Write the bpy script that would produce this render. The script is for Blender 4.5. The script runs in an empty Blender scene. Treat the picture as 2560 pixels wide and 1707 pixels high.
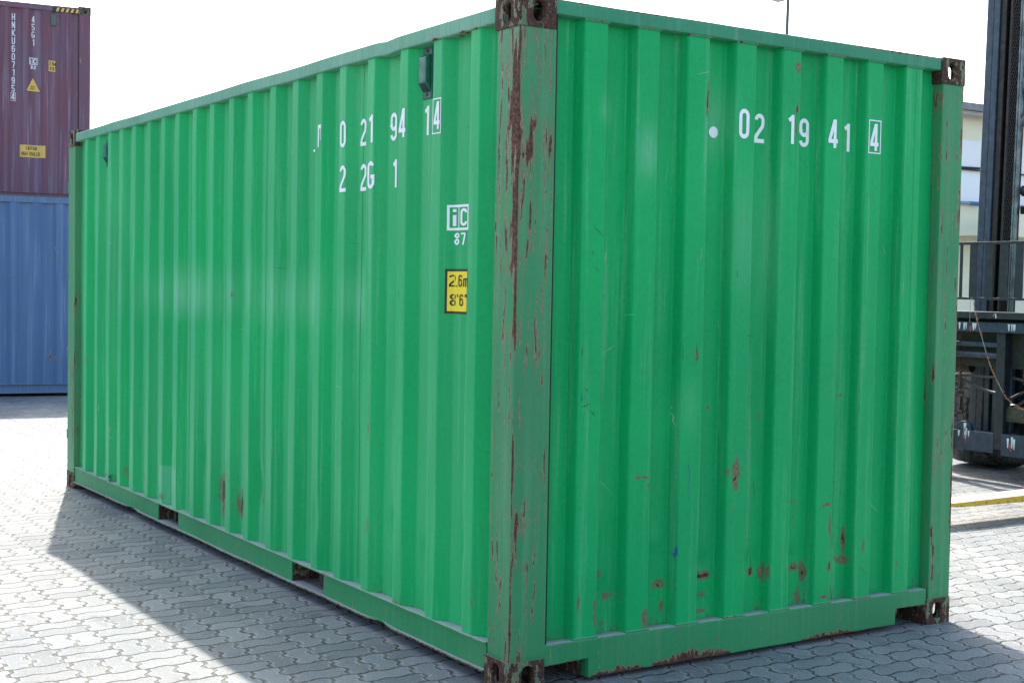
import bpy, bmesh, math, random
import numpy as np
from mathutils import Vector, Matrix, noise as mnoise

# ------------------------------------------------------------------ camera, sky, sun, exposure
scene = bpy.context.scene
C = scene.collection
rad = math.radians
cam_data = bpy.data.cameras.new('camera')
cam = bpy.data.objects.new('camera', cam_data)
C.objects.link(cam)
cam_data.sensor_width = 36.0
cam_data.lens = 3493.50 / 2560 * 36
cam_data.clip_start = 0.05
cam_data.clip_end = 3000
def rodrigues(r):
    r = np.array(r, float); t = np.linalg.norm(r); k = r / t
    K = np.array([[0, -k[2], k[1]], [k[2], 0, -k[0]], [-k[1], k[0], 0]])
    return np.eye(3) + math.sin(t) * K + (1 - math.cos(t)) * K @ K
RC = rodrigues([1.56649572, -0.443508020, 0.454046002])
M = Matrix.Identity(4)
for i in range(3):
    M[i][0] = RC[0][i]; M[i][1] = -RC[1][i]; M[i][2] = -RC[2][i]
M.translation = (-2.77850827, -4.32124392, 1.51314060)
cam.matrix_world = M
scene.camera = cam

SUN_EL = rad(44.8)
SUN_AZ = math.atan2(0.779, 2.491)          # from +Y towards +X
world = bpy.data.worlds.new('World'); scene.world = world
world.use_nodes = True
wn = world.node_tree
sky = wn.nodes.new('ShaderNodeTexSky')
sky.sky_type = 'NISHITA'; sky.sun_disc = False
sky.sun_elevation = SUN_EL; sky.sun_rotation = SUN_AZ
sky.air_density = 1.2; sky.dust_density = 3.0; sky.ozone_density = 1.0
bg = wn.nodes['Background']; bg.inputs['Strength'].default_value = 0.15
wn.links.new(sky.outputs[0], bg.inputs['Color'])
sun_data = bpy.data.lights.new('sun', 'SUN'); sun = bpy.data.objects.new('sun', sun_data)
C.objects.link(sun)
sun_data.energy = 3.1; sun_data.angle = rad(0.6); sun_data.color = (1.0, 0.955, 0.88)
sd = Vector((math.sin(SUN_AZ) * math.cos(SUN_EL), math.cos(SUN_AZ) * math.cos(SUN_EL), math.sin(SUN_EL)))
sun.rotation_euler = sd.to_track_quat('Z', 'Y').to_euler()
sun.location = (3, 9, 12)
scene.view_settings.view_transform = 'Standard'
scene.view_settings.look = 'None'
scene.view_settings.gamma = 1.0
scene.view_settings.exposure = 1.52
scene.view_settings.use_curve_mapping = False

# ------------------------------------------------------------------ node helpers
class NT:
    def __init__(s, name):
        s.m = bpy.data.materials.new(name); s.m.use_nodes = True
        s.t = s.m.node_tree; s.b = s.t.nodes['Principled BSDF']
        s.tc = None
    def n(s, typ, **kw):
        o = s.t.nodes.new(typ)
        for k, v in kw.items(): setattr(o, k, v)
        return o
    def put(s, sock, v):
        if v is None: return
        if isinstance(v, bpy.types.NodeSocket): s.t.links.new(v, sock)
        elif isinstance(v, (tuple, list)):
            v = tuple(v)
            if sock.type == 'RGBA' and len(v) == 3: v = v + (1,)
            sock.default_value = v
        else: sock.default_value = v
    def math(s, op, a, b=None, c=None, clamp=False):
        o = s.n('ShaderNodeMath', operation=op, use_clamp=clamp)
        s.put(o.inputs[0], a); s.put(o.inputs[1], b); s.put(o.inputs[2], c)
        return o.outputs[0]
    def obj(s):
        if s.tc is None: s.tc = s.n('ShaderNodeTexCoord')
        return s.tc.outputs['Object']
    def scale(s, v, sc):
        o = s.n('ShaderNodeVectorMath', operation='MULTIPLY'); s.put(o.inputs[0], v); s.put(o.inputs[1], sc)
        return o.outputs[0]
    def noise(s, v, sc, det=4, rough=.5, dist=0):
        o = s.n('ShaderNodeTexNoise'); s.put(o.inputs['Vector'], v)
        o.inputs['Scale'].default_value = sc; o.inputs['Detail'].default_value = det
        o.inputs['Roughness'].default_value = rough; o.inputs['Distortion'].default_value = dist
        return o.outputs['Fac']
    def ramp(s, v, a, b, lo=0., hi=1.):
        o = s.n('ShaderNodeMapRange', interpolation_type='SMOOTHSTEP')
        s.put(o.inputs[0], v); s.put(o.inputs[1], a); s.put(o.inputs[2], b); s.put(o.inputs[3], lo); s.put(o.inputs[4], hi)
        return o.outputs[0]
    def mix(s, f, a, b, blend='MIX'):
        o = s.n('ShaderNodeMix', data_type='RGBA', blend_type=blend)
        s.put(o.inputs[0], f); s.put(o.inputs[6], a); s.put(o.inputs[7], b)
        return o.outputs[2]
    def bump(s, h, strength, dist, prev=None):
        o = s.n('ShaderNodeBump'); o.inputs['Strength'].default_value = strength
        o.inputs['Distance'].default_value = dist; s.put(o.inputs['Height'], h); s.put(o.inputs['Normal'], prev)
        return o.outputs[0]
    def out(s, col=None, rough=None, normal=None, metal=None, spec=None):
        s.put(s.b.inputs['Base Color'], col); s.put(s.b.inputs['Roughness'], rough)
        s.put(s.b.inputs['Normal'], normal); s.put(s.b.inputs['Metallic'], metal)
        s.put(s.b.inputs['Specular IOR Level'], spec)
        return s.m

def paint_mat(name, base, base2, rough=.33, rust_scale=(16, 16, 4.5), dust=.8, streak=.10, pale=(.42, .66, .52), spec=.34,
              rust_lo=(.030, .013, .010), rust_hi=(.16, .062, .028), grime=(.10, .095, .07), kn=1.35, hz=.45, th=.82, sheen=.0):
    """sprayed steel: wear attribute r = rust, g = faded pale film, b = grime"""
    s = NT(name)
    at = s.n('ShaderNodeAttribute', attribute_name='wear')
    sep = s.n('ShaderNodeSeparateColor'); s.put(sep.inputs[0], at.outputs['Color'])
    R, G, B = sep.outputs[0], sep.outputs[1], sep.outputs[2]
    P = s.obj()
    big = s.noise(P, 1.3, 3, .5)
    col = s.mix(s.ramp(big, .3, .7), base, base2)
    st = s.noise(s.scale(P, (26, 26, .9)), 1.0, 5, .6)
    st2 = s.ramp(st, .52, .78)
    col = s.mix(s.math('MULTIPLY', st2, streak), col, pale)
    # fine mottling of old paint
    mot = s.noise(P, 55, 4, .6)
    col = s.mix(s.ramp(mot, .35, .75, 0., .22), col, tuple(c * .55 for c in base))
    # faded film
    fs = s.noise(s.scale(P, (60, 60, 1.5)), 1.0, 4, .6)
    col = s.mix(s.math('MULTIPLY', G, s.ramp(fs, .25, .75, .45, 1.)), col, pale)
    # grime
    gn = s.noise(s.scale(P, (1, 1, .5)), 45, 6, .7)
    gm = s.ramp(s.math('ADD', gn, s.math('MULTIPLY', B, .75)), .72, 1.0)
    gm = s.math('MULTIPLY', gm, .85)
    col = s.mix(gm, col, grime)
    # rust with a thin pale chipped rim
    rn = s.noise(s.scale(P, rust_scale), 1.0, 9, .68, .3)
    v = s.math('ADD', s.math('MULTIPLY_ADD', rn, kn, .5 - kn / 2), R)
    rim = s.ramp(v, th - .03, th - .01)
    rust = s.ramp(v, th + .002, th + .03)
    haze = s.math('MULTIPLY', s.math('MULTIPLY', s.ramp(v, .62, .86), hz), s.ramp(R, .04, .2))
    col = s.mix(haze, col, (.15, .125, .075))
    col = s.mix(s.math('MULTIPLY', rim, .75), col, (.40, .30, .18))
    rc = s.mix(s.ramp(s.noise(P, 70, 6, .7), .35, .72), rust_lo, rust_hi)
    col = s.mix(rust, col, rc)
    # settled dust on upward faces
    geo = s.n('ShaderNodeNewGeometry')
    sx = s.n('ShaderNodeSeparateXYZ'); s.put(sx.inputs[0], geo.outputs['Normal'])
    dm = s.ramp(sx.outputs[2], .75, .97)
    dn = s.ramp(s.noise(P, 20, 5, .6), .22, .50, .55, 1.)
    dm = s.math('MULTIPLY', s.math('MULTIPLY', dm, dn), dust)
    col = s.mix(dm, col, (.42, .44, .43))
    rg = s.math('ADD', rough, s.math('MULTIPLY', s.noise(P, 9, 4, .6), .12))
    rg = s.math('MAXIMUM', rg, s.math('MULTIPLY', s.math('MAXIMUM', rust, dm), .88))
    rg = s.math('MAXIMUM', rg, s.math('MULTIPLY', gm, .7))
    h = s.math('ADD', s.math('MULTIPLY', rust, s.math('ADD', s.math('MULTIPLY', s.noise(P, 160, 5, .7), 1.2), -1.1)),
               s.math('MULTIPLY', s.noise(P, 260, 2, .5), .12))
    nrm = s.bump(h, .55, .0012)
    s.b.inputs['Sheen Weight'].default_value = sheen; s.b.inputs['Sheen Roughness'].default_value = .45
    s.b.inputs['Sheen Tint'].default_value = (.45, 1., .66, 1)
    return s.out(col, rg, nrm, spec=spec)

def plain(name, col, rough=.5, metal=0., var=.15, scale=30, bump=0.):
    s = NT(name); P = s.obj()
    n = s.noise(P, scale, 5, .6)
    c = s.mix(s.ramp(n, .3, .7), col, tuple(x * (1 - var * 2) for x in col))
    nr = s.bump(n, .4, bump) if bump else None
    return s.out(c, s.ramp(n, .3, .7, rough - .06, rough + .08), nr, metal)

GREEN = (.0010, .345, .100); GREEN2 = (.0020, .400, .110)
MAT = {}
MAT['green'] = paint_mat('green_paint', GREEN, GREEN2, streak=.20, kn=1.3, hz=.95, th=.96, rust_scale=(42, 42, 18), sheen=.42, spec=.16)
MAT['green_frame'] = paint_mat('green_frame_paint', (.014, .225, .080), (.020, .270, .092), kn=1.75, hz=.85, rough=.42, streak=.28,
                               rust_scale=(44, 44, 4.2), rust_lo=(.045, .022, .016), rust_hi=(.190, .088, .052), pale=(.22, .36, .22))
MAT['green_rail'] = paint_mat('green_rail_paint', (.010, .215, .100), (.014, .250, .112), kn=1.6, rough=.42, streak=.35,
                              rust_scale=(20, 20, 14), pale=(.25, .42, .33), rust_lo=(.035, .018, .014), rust_hi=(.13, .06, .035), sheen=.15)
MAT['casting'] = paint_mat('casting_steel', (.028, .19, .085), (.04, .17, .08), kn=1.6, rough=.5, rust_scale=(30, 30, 14),
                           pale=(.3, .3, .24), rust_lo=(.030, .016, .013), rust_hi=(.135, .065, .042), dust=.35)
MAT['purple'] = paint_mat('purple_paint', (.148, .068, .104), (.182, .058, .080), rough=.5, streak=.75, pale=(.30, .29, .38),
                          rust_hi=(.25, .10, .05))
MAT['blue'] = paint_mat('blue_paint', (.066, .132, .270), (.076, .148, .300), rough=.5, streak=.42, pale=(.30, .40, .55))
MAT['dark'] = plain('dark_underside', (.03, .032, .030), .8)
MAT['seam'] = plain('seam_shadow_line', (.004, .085, .030), .6)
MAT['seal'] = plain('black_sealant', (.006, .008, .007), .6)
MAT['vent'] = plain('vent_plastic', (.025, .170, .120), .4, var=.2)
MAT['vent_dark'] = plain('vent_frame_plastic', (.022, .105, .078), .5, var=.2)
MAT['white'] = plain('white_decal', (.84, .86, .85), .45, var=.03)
MAT['white_old'] = plain('aged_white_decal', (.82, .82, .86), .55, var=.06)
MAT['yellow'] = plain('yellow_decal', (.90, .66, .015), .4, var=.02)
MAT['yellow_old'] = plain('aged_yellow_decal', (.74, .46, .10), .5, var=.05)
MAT['black'] = plain('black_decal', (.008, .009, .010), .4, var=.05)
MAT['bolt'] = plain('bolt_steel', (.06, .06, .055), .5, .6)
MAT['mast'] = plain('mast_paint', (.032, .056, .090), .42, var=.25, scale=18)
MAT['mast_light'] = plain('mast_paint_sunned', (.055, .085, .118), .4, var=.2, scale=18)
MAT['navy'] = plain('dark_navy_paint', (.018, .026, .036), .42, var=.3, scale=22)
MAT['grease'] = plain('greasy_steel', (.030, .023, .020), .45, .3, var=.3, scale=26)
MAT['chain'] = plain('chain_steel', (.022, .019, .018), .5, .5, var=.3, scale=60)
MAT['chrome'] = plain('cylinder_steel', (.16, .20, .22), .3, .7, var=.3, scale=8)
MAT['hose'] = plain('hose_rubber', (.045, .045, .045), .45, var=.2)
MAT['paint_drip'] = plain('paint_drips', (.75, .75, .78), .5, var=.1)
MAT['pink'] = plain('pink_paint', (.45, .12, .13), .6, var=.3)
MAT['rope'] = plain('garland_string', (.50, .36, .30), .8, var=.2)
MAT['flower'] = plain('dried_flower', (.50, .22, .10), .8, var=.4, scale=80)
MAT['cardboard'] = plain('cardboard', (.45, .32, .16), .8, var=.08)
MAT['olive'] = plain('olive_steel', (.07, .07, .04), .6, var=.3)
MAT['pole'] = plain('galvanised_pole', (.12, .12, .11), .5, .3, var=.15)
MAT['lamp'] = plain('lamp_housing', (.35, .37, .33), .5)
MAT['cream'] = plain('cream_render', (.88, .82, .62), .8, var=.03, scale=2)
MAT['white_wall'] = plain('white_render', (.90, .91, .92), .8, var=.02, scale=2)
MAT['roof'] = plain('roof_sheet', (.26, .27, .29), .5, var=.2, scale=6)
MAT['fascia'] = plain('fascia_beige', (.50, .47, .42), .6, var=.05, scale=3)
MAT['pipe'] = plain('grey_pipe', (.25, .32, .38), .4, var=.1)
MAT['pipe_blue'] = plain('blue_coupling', (.04, .14, .36), .4)
MAT['cable'] = plain('black_cable', (.012, .012, .012), .5)
MAT['skin_red'] = plain('red_plastic', (.30, .04, .05), .5)

def fork_mat():
    s = NT('worn_fork_steel'); P = s.obj()
    n = s.noise(s.scale(P, (4, 1, 9)), 6, 7, .7)
    c = s.mix(s.ramp(n, .36, .42), (.06, .05, .04), (.66, .40, .03))
    g = s.n('ShaderNodeNewGeometry'); sx = s.n('ShaderNodeSeparateXYZ'); s.put(sx.inputs[0], g.outputs['Normal'])
    c = s.mix(s.ramp(sx.outputs[2], .6, .9), c, s.mix(s.ramp(n, .4, .6), (.52, .36, .30), (.42, .33, .27)))  # upward faces pinkish, the light from above painted into their pale tone
    return s.out(c, .55)
MAT['fork'] = fork_mat()

def tyre_mat():
    s = NT('tyre_rubber'); P = s.obj()
    vo = s.n('ShaderNodeTexVoronoi', feature='DISTANCE_TO_EDGE'); s.put(vo.inputs['Vector'], s.scale(P, (1, 1, 1))); vo.inputs['Scale'].default_value = 15
    vo.inputs['Randomness'].default_value = .35
    d = s.ramp(vo.outputs['Distance'], .03, .09)
    c = s.mix(d, (.006, .006, .007), (.065, .072, .080))
    return s.out(c, .6, s.bump(d, 1, .02))
MAT['tyre'] = tyre_mat()

def paving_mat():
    s = NT('interlocking_pavers'); P = s.n('ShaderNodeNewGeometry').outputs['Position']
    CELL = .2292; X0 = -.370; Y0 = .995; A = .042; AU = .052; AV = .024
    sp = s.n('ShaderNodeSeparateXYZ'); s.put(sp.inputs[0], P)
    wob = s.noise(P, 3.0, 2, .5); wob2 = s.noise(P, 2.1, 2, .5)
    fine = s.noise(P, 60, 3, .6)
    def cellc(o, z, w):
        a = s.math('ADD', o, -z); a = s.math('ADD', a, s.math('MULTIPLY', s.math('ADD', w, -.5), .030))
        a = s.math('ADD', a, s.math('MULTIPLY', s.math('ADD', fine, -.5), .010))
        return s.math('DIVIDE', a, CELL)
    u = cellc(sp.outputs[0], X0, wob); v = cellc(sp.outputs[1], Y0, wob2)
    def wave(t, A):   # flattened S curve, two swings per cell
        w = s.math('SINE', s.math('MULTIPLY', t, 4 * math.pi))
        w = s.math('MULTIPLY', w, 1.9)
        w = s.math('MINIMUM', s.math('MAXIMUM', w, -1.), 1.)
        return s.math('MULTIPLY', w, A)
    uu = s.math('ADD', u, wave(v, AU)); vv = s.math('ADD', v, wave(u, AV))
    iu = s.math('FLOOR', uu); iv = s.math('FLOOR', vv)
    fu = s.math('SUBTRACT', uu, iu); fv = s.math('SUBTRACT', vv, iv)
    par = s.math('ABSOLUTE', s.math('MODULO', s.math('ADD', iu, iv), 2.))      # 0 even, 1 odd
    par = s.math('GREATER_THAN', par, .5)
    eu = s.math('MINIMUM', fu, s.math('SUBTRACT', 1., fu)); ev = s.math('MINIMUM', fv, s.math('SUBTRACT', 1., fv))
    mu = s.math('ABSOLUTE', s.math('SUBTRACT', fu, .5)); mv = s.math('ABSOLUTE', s.math('SUBTRACT', fv, .5))
    inv = s.math('SUBTRACT', 1., par)
    # even: split along u (joint runs in y); odd: split along v
    m = s.math('ADD', s.math('MULTIPLY', mu, inv), s.math('MULTIPLY', mv, par))
    d = s.math('MINIMUM', s.math('MINIMUM', eu, ev), m)
    # joints that run in y stand wide open and are filled with pale sand, the others are tight and dark
    du = s.math('ADD', s.math('MINIMUM', eu, s.math('MULTIPLY_ADD', par, 9., mu)), 0.)
    dv = s.math('MINIMUM', ev, s.math('MULTIPLY_ADD', inv, 9., mv))
    isu = s.math('LESS_THAN', du, dv)
    dm = s.math('MULTIPLY', d, CELL)                       # metres from joint centre
    jw = s.ramp(s.noise(P, 5, 3, .6), .3, .7, .0034, .0072)
    jw = s.math('ADD', jw, s.math('MULTIPLY', isu, .0062))
    joint = s.math('SUBTRACT', 1., s.ramp(dm, s.math('MULTIPLY', jw, .5), jw))
    dome = s.ramp(dm, .001, .011)
    # individual stone id
    hu = s.math('FLOOR', s.math('MULTIPLY', fu, 2.)); hv = s.math('FLOOR', s.math('MULTIPLY', fv, 2.))
    half = s.math('ADD', s.math('MULTIPLY', hu, inv), s.math('MULTIPLY', hv, par))
    cmb = s.n('ShaderNodeCombineXYZ'); s.put(cmb.inputs[0], iu); s.put(cmb.inputs[1], iv); s.put(cmb.inputs[2], half)
    wn_ = s.n('ShaderNodeTexWhiteNoise', noise_dimensions='3D'); s.put(wn_.inputs['Vector'], cmb.outputs[0])
    rnd = wn_.outputs['Value']
    col = s.mix(rnd, (.128, .142, .150), (.228, .242, .248))
    pat = s.noise(P, .9, 5, .6)
    col = s.mix(s.ramp(pat, .35, .7, 0, .45), col, (.36, .345, .31))
    st = s.noise(P, 4.5, 6, .68)
    col = s.mix(s.ramp(st, .52, .70, 0, .60), col, (.095, .098, .098))
    oil = s.noise(P, 1.7, 5, .7, .6)
    col = s.mix(s.ramp(oil, .60, .74, 0, .55), col, (.07, .072, .072))
    trk = s.noise(s.scale(P, (.9, .12, 1)), 2.2, 5, .6)
    col = s.mix(s.ramp(trk, .56, .70, 0, .30), col, (.10, .10, .10))
    gr = s.noise(P, 140, 5, .85)
    col = s.mix(s.ramp(gr, .50, .66, 0, .85), col, (.060, .066, .070))
    gr2 = s.noise(P, 120, 4, .75)
    col = s.mix(s.ramp(gr2, .58, .68, 0, .8), col, (.62, .64, .64))
    sand = s.ramp(s.noise(P, 7, 4, .6), .42, .6)
    jc = s.mix(s.math('MULTIPLY', isu, s.ramp(sand, 0., .6, .45, 1.)), s.mix(sand, (.022, .024, .024), (.050, .050, .046)), (.175, .160, .130))
    col = s.mix(s.math('MULTIPLY', joint, .9), col, jc)
    # relief of domed stones, sunken joints and grain
    h = s.math('ADD', s.math('MULTIPLY', dome, .0045), s.math('MULTIPLY', rnd, .0026))
    h = s.math('SUBTRACT', h, s.math('MULTIPLY', joint, s.math('MULTIPLY_ADD', isu, -.0020, .0055)))
    h = s.math('ADD', h, s.math('MULTIPLY', gr, .0020))
    h = s.math('ADD', h, s.math('MULTIPLY', s.noise(P, 22, 5, .65), .0040))
    nrm = s.bump(h, 1., 1.)
    lip_highlight = s.math('MULTIPLY', isu, s.math('MULTIPLY', s.math('SUBTRACT', 1., joint), s.ramp(dm, s.math('MULTIPLY', jw, 2.2), jw)))  # sky highlight on the joint edges, painted into the colour as a pale rim
    lip_highlight = s.math('MULTIPLY', lip_highlight, s.ramp(s.noise(P, 30, 3, .6), .35, .6))
    col = s.mix(s.math('MULTIPLY', lip_highlight, .6), col, (.42, .44, .45))
    return s.out(col, s.ramp(gr, .3, .7, .60, .80), nrm, spec=.28)
MAT['paving'] = paving_mat()

# ------------------------------------------------------------------ mesh helpers
class MB:
    def __init__(s): s.v = []; s.f = []; s.mi = []
    def add(s, vs, fs, mi=0):
        o = len(s.v); s.v += [tuple(v) for v in vs]
        for f in fs: s.f.append(tuple(i + o for i in f)); s.mi.append(mi)
        return s
    def box(s, x0, x1, y0, y1, z0, z1, mi=0):
        v = [(x, y, z) for z in (z0, z1) for y in (y0, y1) for x in (x0, x1)]
        return s.add(v, [(0, 2, 3, 1), (4, 5, 7, 6), (0, 1, 5, 4), (2, 6, 7, 3), (0, 4, 6, 2), (1, 3, 7, 5)], mi)
    def tube(s, pts, r, n=10, mi=0, cap=True):
        pts = [Vector(p) for p in pts]; rings = []
        rs = r if isinstance(r, (list, tuple)) else [r] * len(pts)
        up = Vector((0, 0, 1))
        for i, p in enumerate(pts):
            t = (pts[min(i + 1, len(pts) - 1)] - pts[max(i - 1, 0)]).normalized()
            a = t.cross(up if abs(t.z) < .95 else Vector((1, 0, 0))).normalized(); b = t.cross(a)
            rings.append([p + (a * math.cos(2 * math.pi * k / n) + b * math.sin(2 * math.pi * k / n)) * rs[i] for k in range(n)])
        vs = [q for rg in rings for q in rg]; fs = []
        for i in range(len(pts) - 1):
            for k in range(n):
                fs.append((i * n + k, i * n + (k + 1) % n, (i + 1) * n + (k + 1) % n, (i + 1) * n + k))
        if cap: fs.append(tuple(range(n))[::-1]); fs.append(tuple(range((len(pts) - 1) * n, len(pts) * n)))
        return s.add(vs, fs, mi)
    def prism(s, poly, lo, hi, axis='y', mi=0):
        """closed 2-D polygon extruded along axis"""
        n = len(poly)
        mk = {'y': lambda a, b, t: (a, t, b), 'x': lambda a, b, t: (t, a, b), 'z': lambda a, b, t: (a, b, t)}[axis]
        vs = [mk(a, b, lo) for a, b in poly] + [mk(a, b, hi) for a, b in poly]
        fs = [(i, (i + 1) % n, n + (i + 1) % n, n + i) for i in range(n)] + [tuple(range(n))[::-1], tuple(range(n, 2 * n))]
        return s.add(vs, fs, mi)
    def build(s, name, mats, parent=None, smooth=False, bevel=0., refine=None, wear=None, move=None, sharp=35):
        me = bpy.data.meshes.new(name); me.from_pydata(s.v, [], s.f)
        if not isinstance(mats, (list, tuple)): mats = [mats]
        for m in mats: me.materials.append(MAT[m])
        for p, i in zip(me.polygons, s.mi): p.material_index = i
        bm = bmesh.new(); bm.from_mesh(me)
        bmesh.ops.recalc_face_normals(bm, faces=bm.faces)
        if bevel:
            es = [e for e in bm.edges if len(e.link_faces) == 2 and e.calc_face_angle(0) > .6]
            bmesh.ops.bevel(bm, geom=es, offset=bevel, segments=2, profile=.5, affect='EDGES', clamp_overlap=True)
        if refine:
            for ax, step in refine:
                co = [v.co[ax] for v in bm.verts]; a, b = min(co), max(co)
                k = int((b - a) / step)
                for i in range(1, k + 1):
                    pl = [0, 0, 0]; pl[ax] = a + (b - a) * i / (k + 1); no = [0, 0, 0]; no[ax] = 1
                    bmesh.ops.bisect_plane(bm, geom=bm.verts[:] + bm.edges[:] + bm.faces[:], plane_co=pl, plane_no=no, dist=1e-5)
        if move:
            for v in bm.verts: v.co = Vector(move(v.co))
        bm.to_mesh(me); bm.free()
        if smooth:
            for p in me.polygons: p.use_smooth = True
            try: me.set_sharp_from_angle(angle=rad(sharp))
            except Exception: pass
        if wear:
            at = me.color_attributes.new('wear', 'FLOAT_COLOR', 'POINT')
            for i, v in enumerate(me.vertices):
                r, g, b = wear(v.co); at.data[i].color = (r, g, b, 1)
        ob = bpy.data.objects.new(name, me); C.objects.link(ob)
        if parent: ob.parent = parent
        return ob

def thing(name, label, cat, loc=(0, 0, 0), group=None, rot=0):
    o = bpy.data.objects.new(name, None); C.objects.link(o); o.location = loc; o.rotation_euler = (0, 0, rot)
    o.empty_display_size = .2
    tag(o, label, cat, group); return o
def tag(o, label, cat, group=None):
    o['label'] = label; o['category'] = cat
    if group: o['group'] = group
    return o

def merge(dst, mb, mat):
    """lay surface marks into the mesh of the part that carries them"""
    me = bpy.data.meshes.new('marks'); me.from_pydata(mb.v, [], mb.f)
    k = len(dst.data.materials); dst.data.materials.append(MAT[mat])
    bm = bmesh.new(); bm.from_mesh(dst.data); n = len(bm.faces); bm.from_mesh(me); bm.faces.ensure_lookup_table()
    mi = mb.mi
    for i in range(n, len(bm.faces)): bm.faces[i].material_index = k
    bm.to_mesh(dst.data); bm.free()
def nz(x, y, z=0., s=1.): return mnoise.noise(Vector((x * s, y * s, z * s)))   # about -1..1

# ---- stroke lettering ------------------------------------------------------
def arc(cx, cy, rx, ry, a0, a1, n=10):
    return [(cx + rx * math.cos(rad(a0 + (a1 - a0) * i / n)), cy + ry * math.sin(rad(a0 + (a1 - a0) * i / n))) for i in range(n + 1)]
def glyph(ch, w=.46, t=.14):
    L, Rr, B, T = t / 2, w - t / 2, t / 2, 1 - t / 2; r = (Rr - L) / 2; c = w / 2; mid = .5
    if ch in '0O': return [arc(c, T - r, r, r, 0, 180) + arc(c, B + r, r, r, 180, 360) + [(Rr, T - r)]], w
    if ch == '1': return [[(w * .62, 0), (w * .62, 1)], [(w * .62, .93), (w * .22, .80)]], w * .75
    if ch == '2': return [arc(c, T - r, r, r, 175, 0) + [(Rr, T - r - .08), (Rr - .02, T - r - .2), (L + .02, B + .16), (L, B)], [(0, B), (w, B)]], w
    if ch == '4': return [[(w * .70, 0), (w * .70, 1)], [(w * .64, .97), (L * .9, .27)], [(0, .24), (w, .24)]], w
    if ch == '5': return [[(w, T), (L, T), (L, .55)], [(L, .56)] + arc(c, B + r + .08, r, r + .06, 130, 0, 8) + arc(c, B + r, r, r, 0, -175, 8)], w
    if ch == '6': return [arc(c, T - r, r, r, 5, 180) + arc(c, B + r, r, r, 180, 360) + [(Rr, .42)] + arc(c, .42, r, r, 0, 180)], w
    if ch == '9': return [[(w - a, 1 - b) for a, b in glyph('6', w, t)[0][0]]], w
    if ch == '7': return [[(0, T), (Rr + .02, T)], [(Rr, T), (Rr - .02, .75), (c - .02, 0)]], w
    if ch == '8': return [arc(c, T - r, r, r, 0, 360, 18), arc(c, B + r + .03, r, r + .03, 0, 360, 18)], w
    if ch == 'G': return [arc(c, T - r, r, r, 20, 180) + arc(c, B + r, r, r, 180, 360) + [(Rr, .44)], [(Rr + L, .44), (c, .44)]], w
    if ch == 'C': return [arc(c, T - r, r, r, 0, 180) + arc(c, B + r, r, r, 180, 360)], w
    if ch == 'U': return [[(L, 1)] + arc(c, B + r, r, r, 180, 360) + [(Rr, 1)]], w
    if ch == 'i': return [[(c, 0), (c, .62)], [(c, .78), (c, .95)]], w
    if ch == 'I': return [[(L, 0), (L, 1)]], t
    if ch == 'H': return [[(L, 0), (L, 1)], [(Rr, 0), (Rr, 1)], [(L, .5), (Rr, .5)]], w
    if ch == 'N': return [[(L, 0), (L, 1)], [(Rr, 0), (Rr, 1)], [(L, .95), (Rr, .05)]], w
    if ch == 'K': return [[(L, 0), (L, 1)], [(L, .38), (w, 1)], [(L + .1, .52), (w, 0)]], w
    if ch == 'A': return [[(L * .6, 0), (c, 1), (w - L * .6, 0)], [(L + .03, .27), (Rr - .03, .27)]], w
    if ch == 'T': return [[(0, T), (w, T)], [(c, 0), (c, T)]], w
    if ch == 'R': return [[(L, 0), (L, 1)], [(L, T)] + arc(c, .73, r, .73 - .5, 90, -90, 8)[0:] + [(L, .5)], [(c, .5), (w - .03, 0)]], w
    if ch == 'P': return [[(L, 0), (L, 1)], [(L, T)] + arc(c, .70, r, .23, 90, -90, 8) + [(L, .47)]], w
    if ch == 'S': return [arc(c, T - r, r, r, 10, 250, 8) + arc(c, B + r, r, r, 70, -170, 8)], w
    if ch == 'V': return [[(0.02, 1), (c, 0), (w - .02, 1)]], w
    if ch == 'Y': return [[(0.02, 1), (c, .45), (w - .02, 1)], [(c, .45), (c, 0)]], w
    if ch == 'E': return [[(L, 0), (L, 1)], [(L, T), (w, T)], [(L, .5), (w - .04, .5)], [(L, B), (w, B)]], w
    if ch == 'L': return [[(L, 0), (L, 1)], [(L, B), (w, B)]], w
    if ch == 'm': return [[(L, 0), (L, .68)], [(L, .52)] + arc(L + .11, .56, .11, .1, 180, 0, 6) + [(L + .22, 0)], [(L + .22, .52)] + arc(L + .33, .56, .11, .1, 180, 0, 6) + [(L + .44, 0)]], .58
    if ch == "'": return [[(.06, 1), (.06, .74)]], .14
    if ch == '"': return [[(.06, 1), (.06, .74)], [(.22, 1), (.22, .74)]], .3
    if ch == '.': return [[(.07, 0), (.07, .13)]], .15
    return [], w * .55
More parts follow.
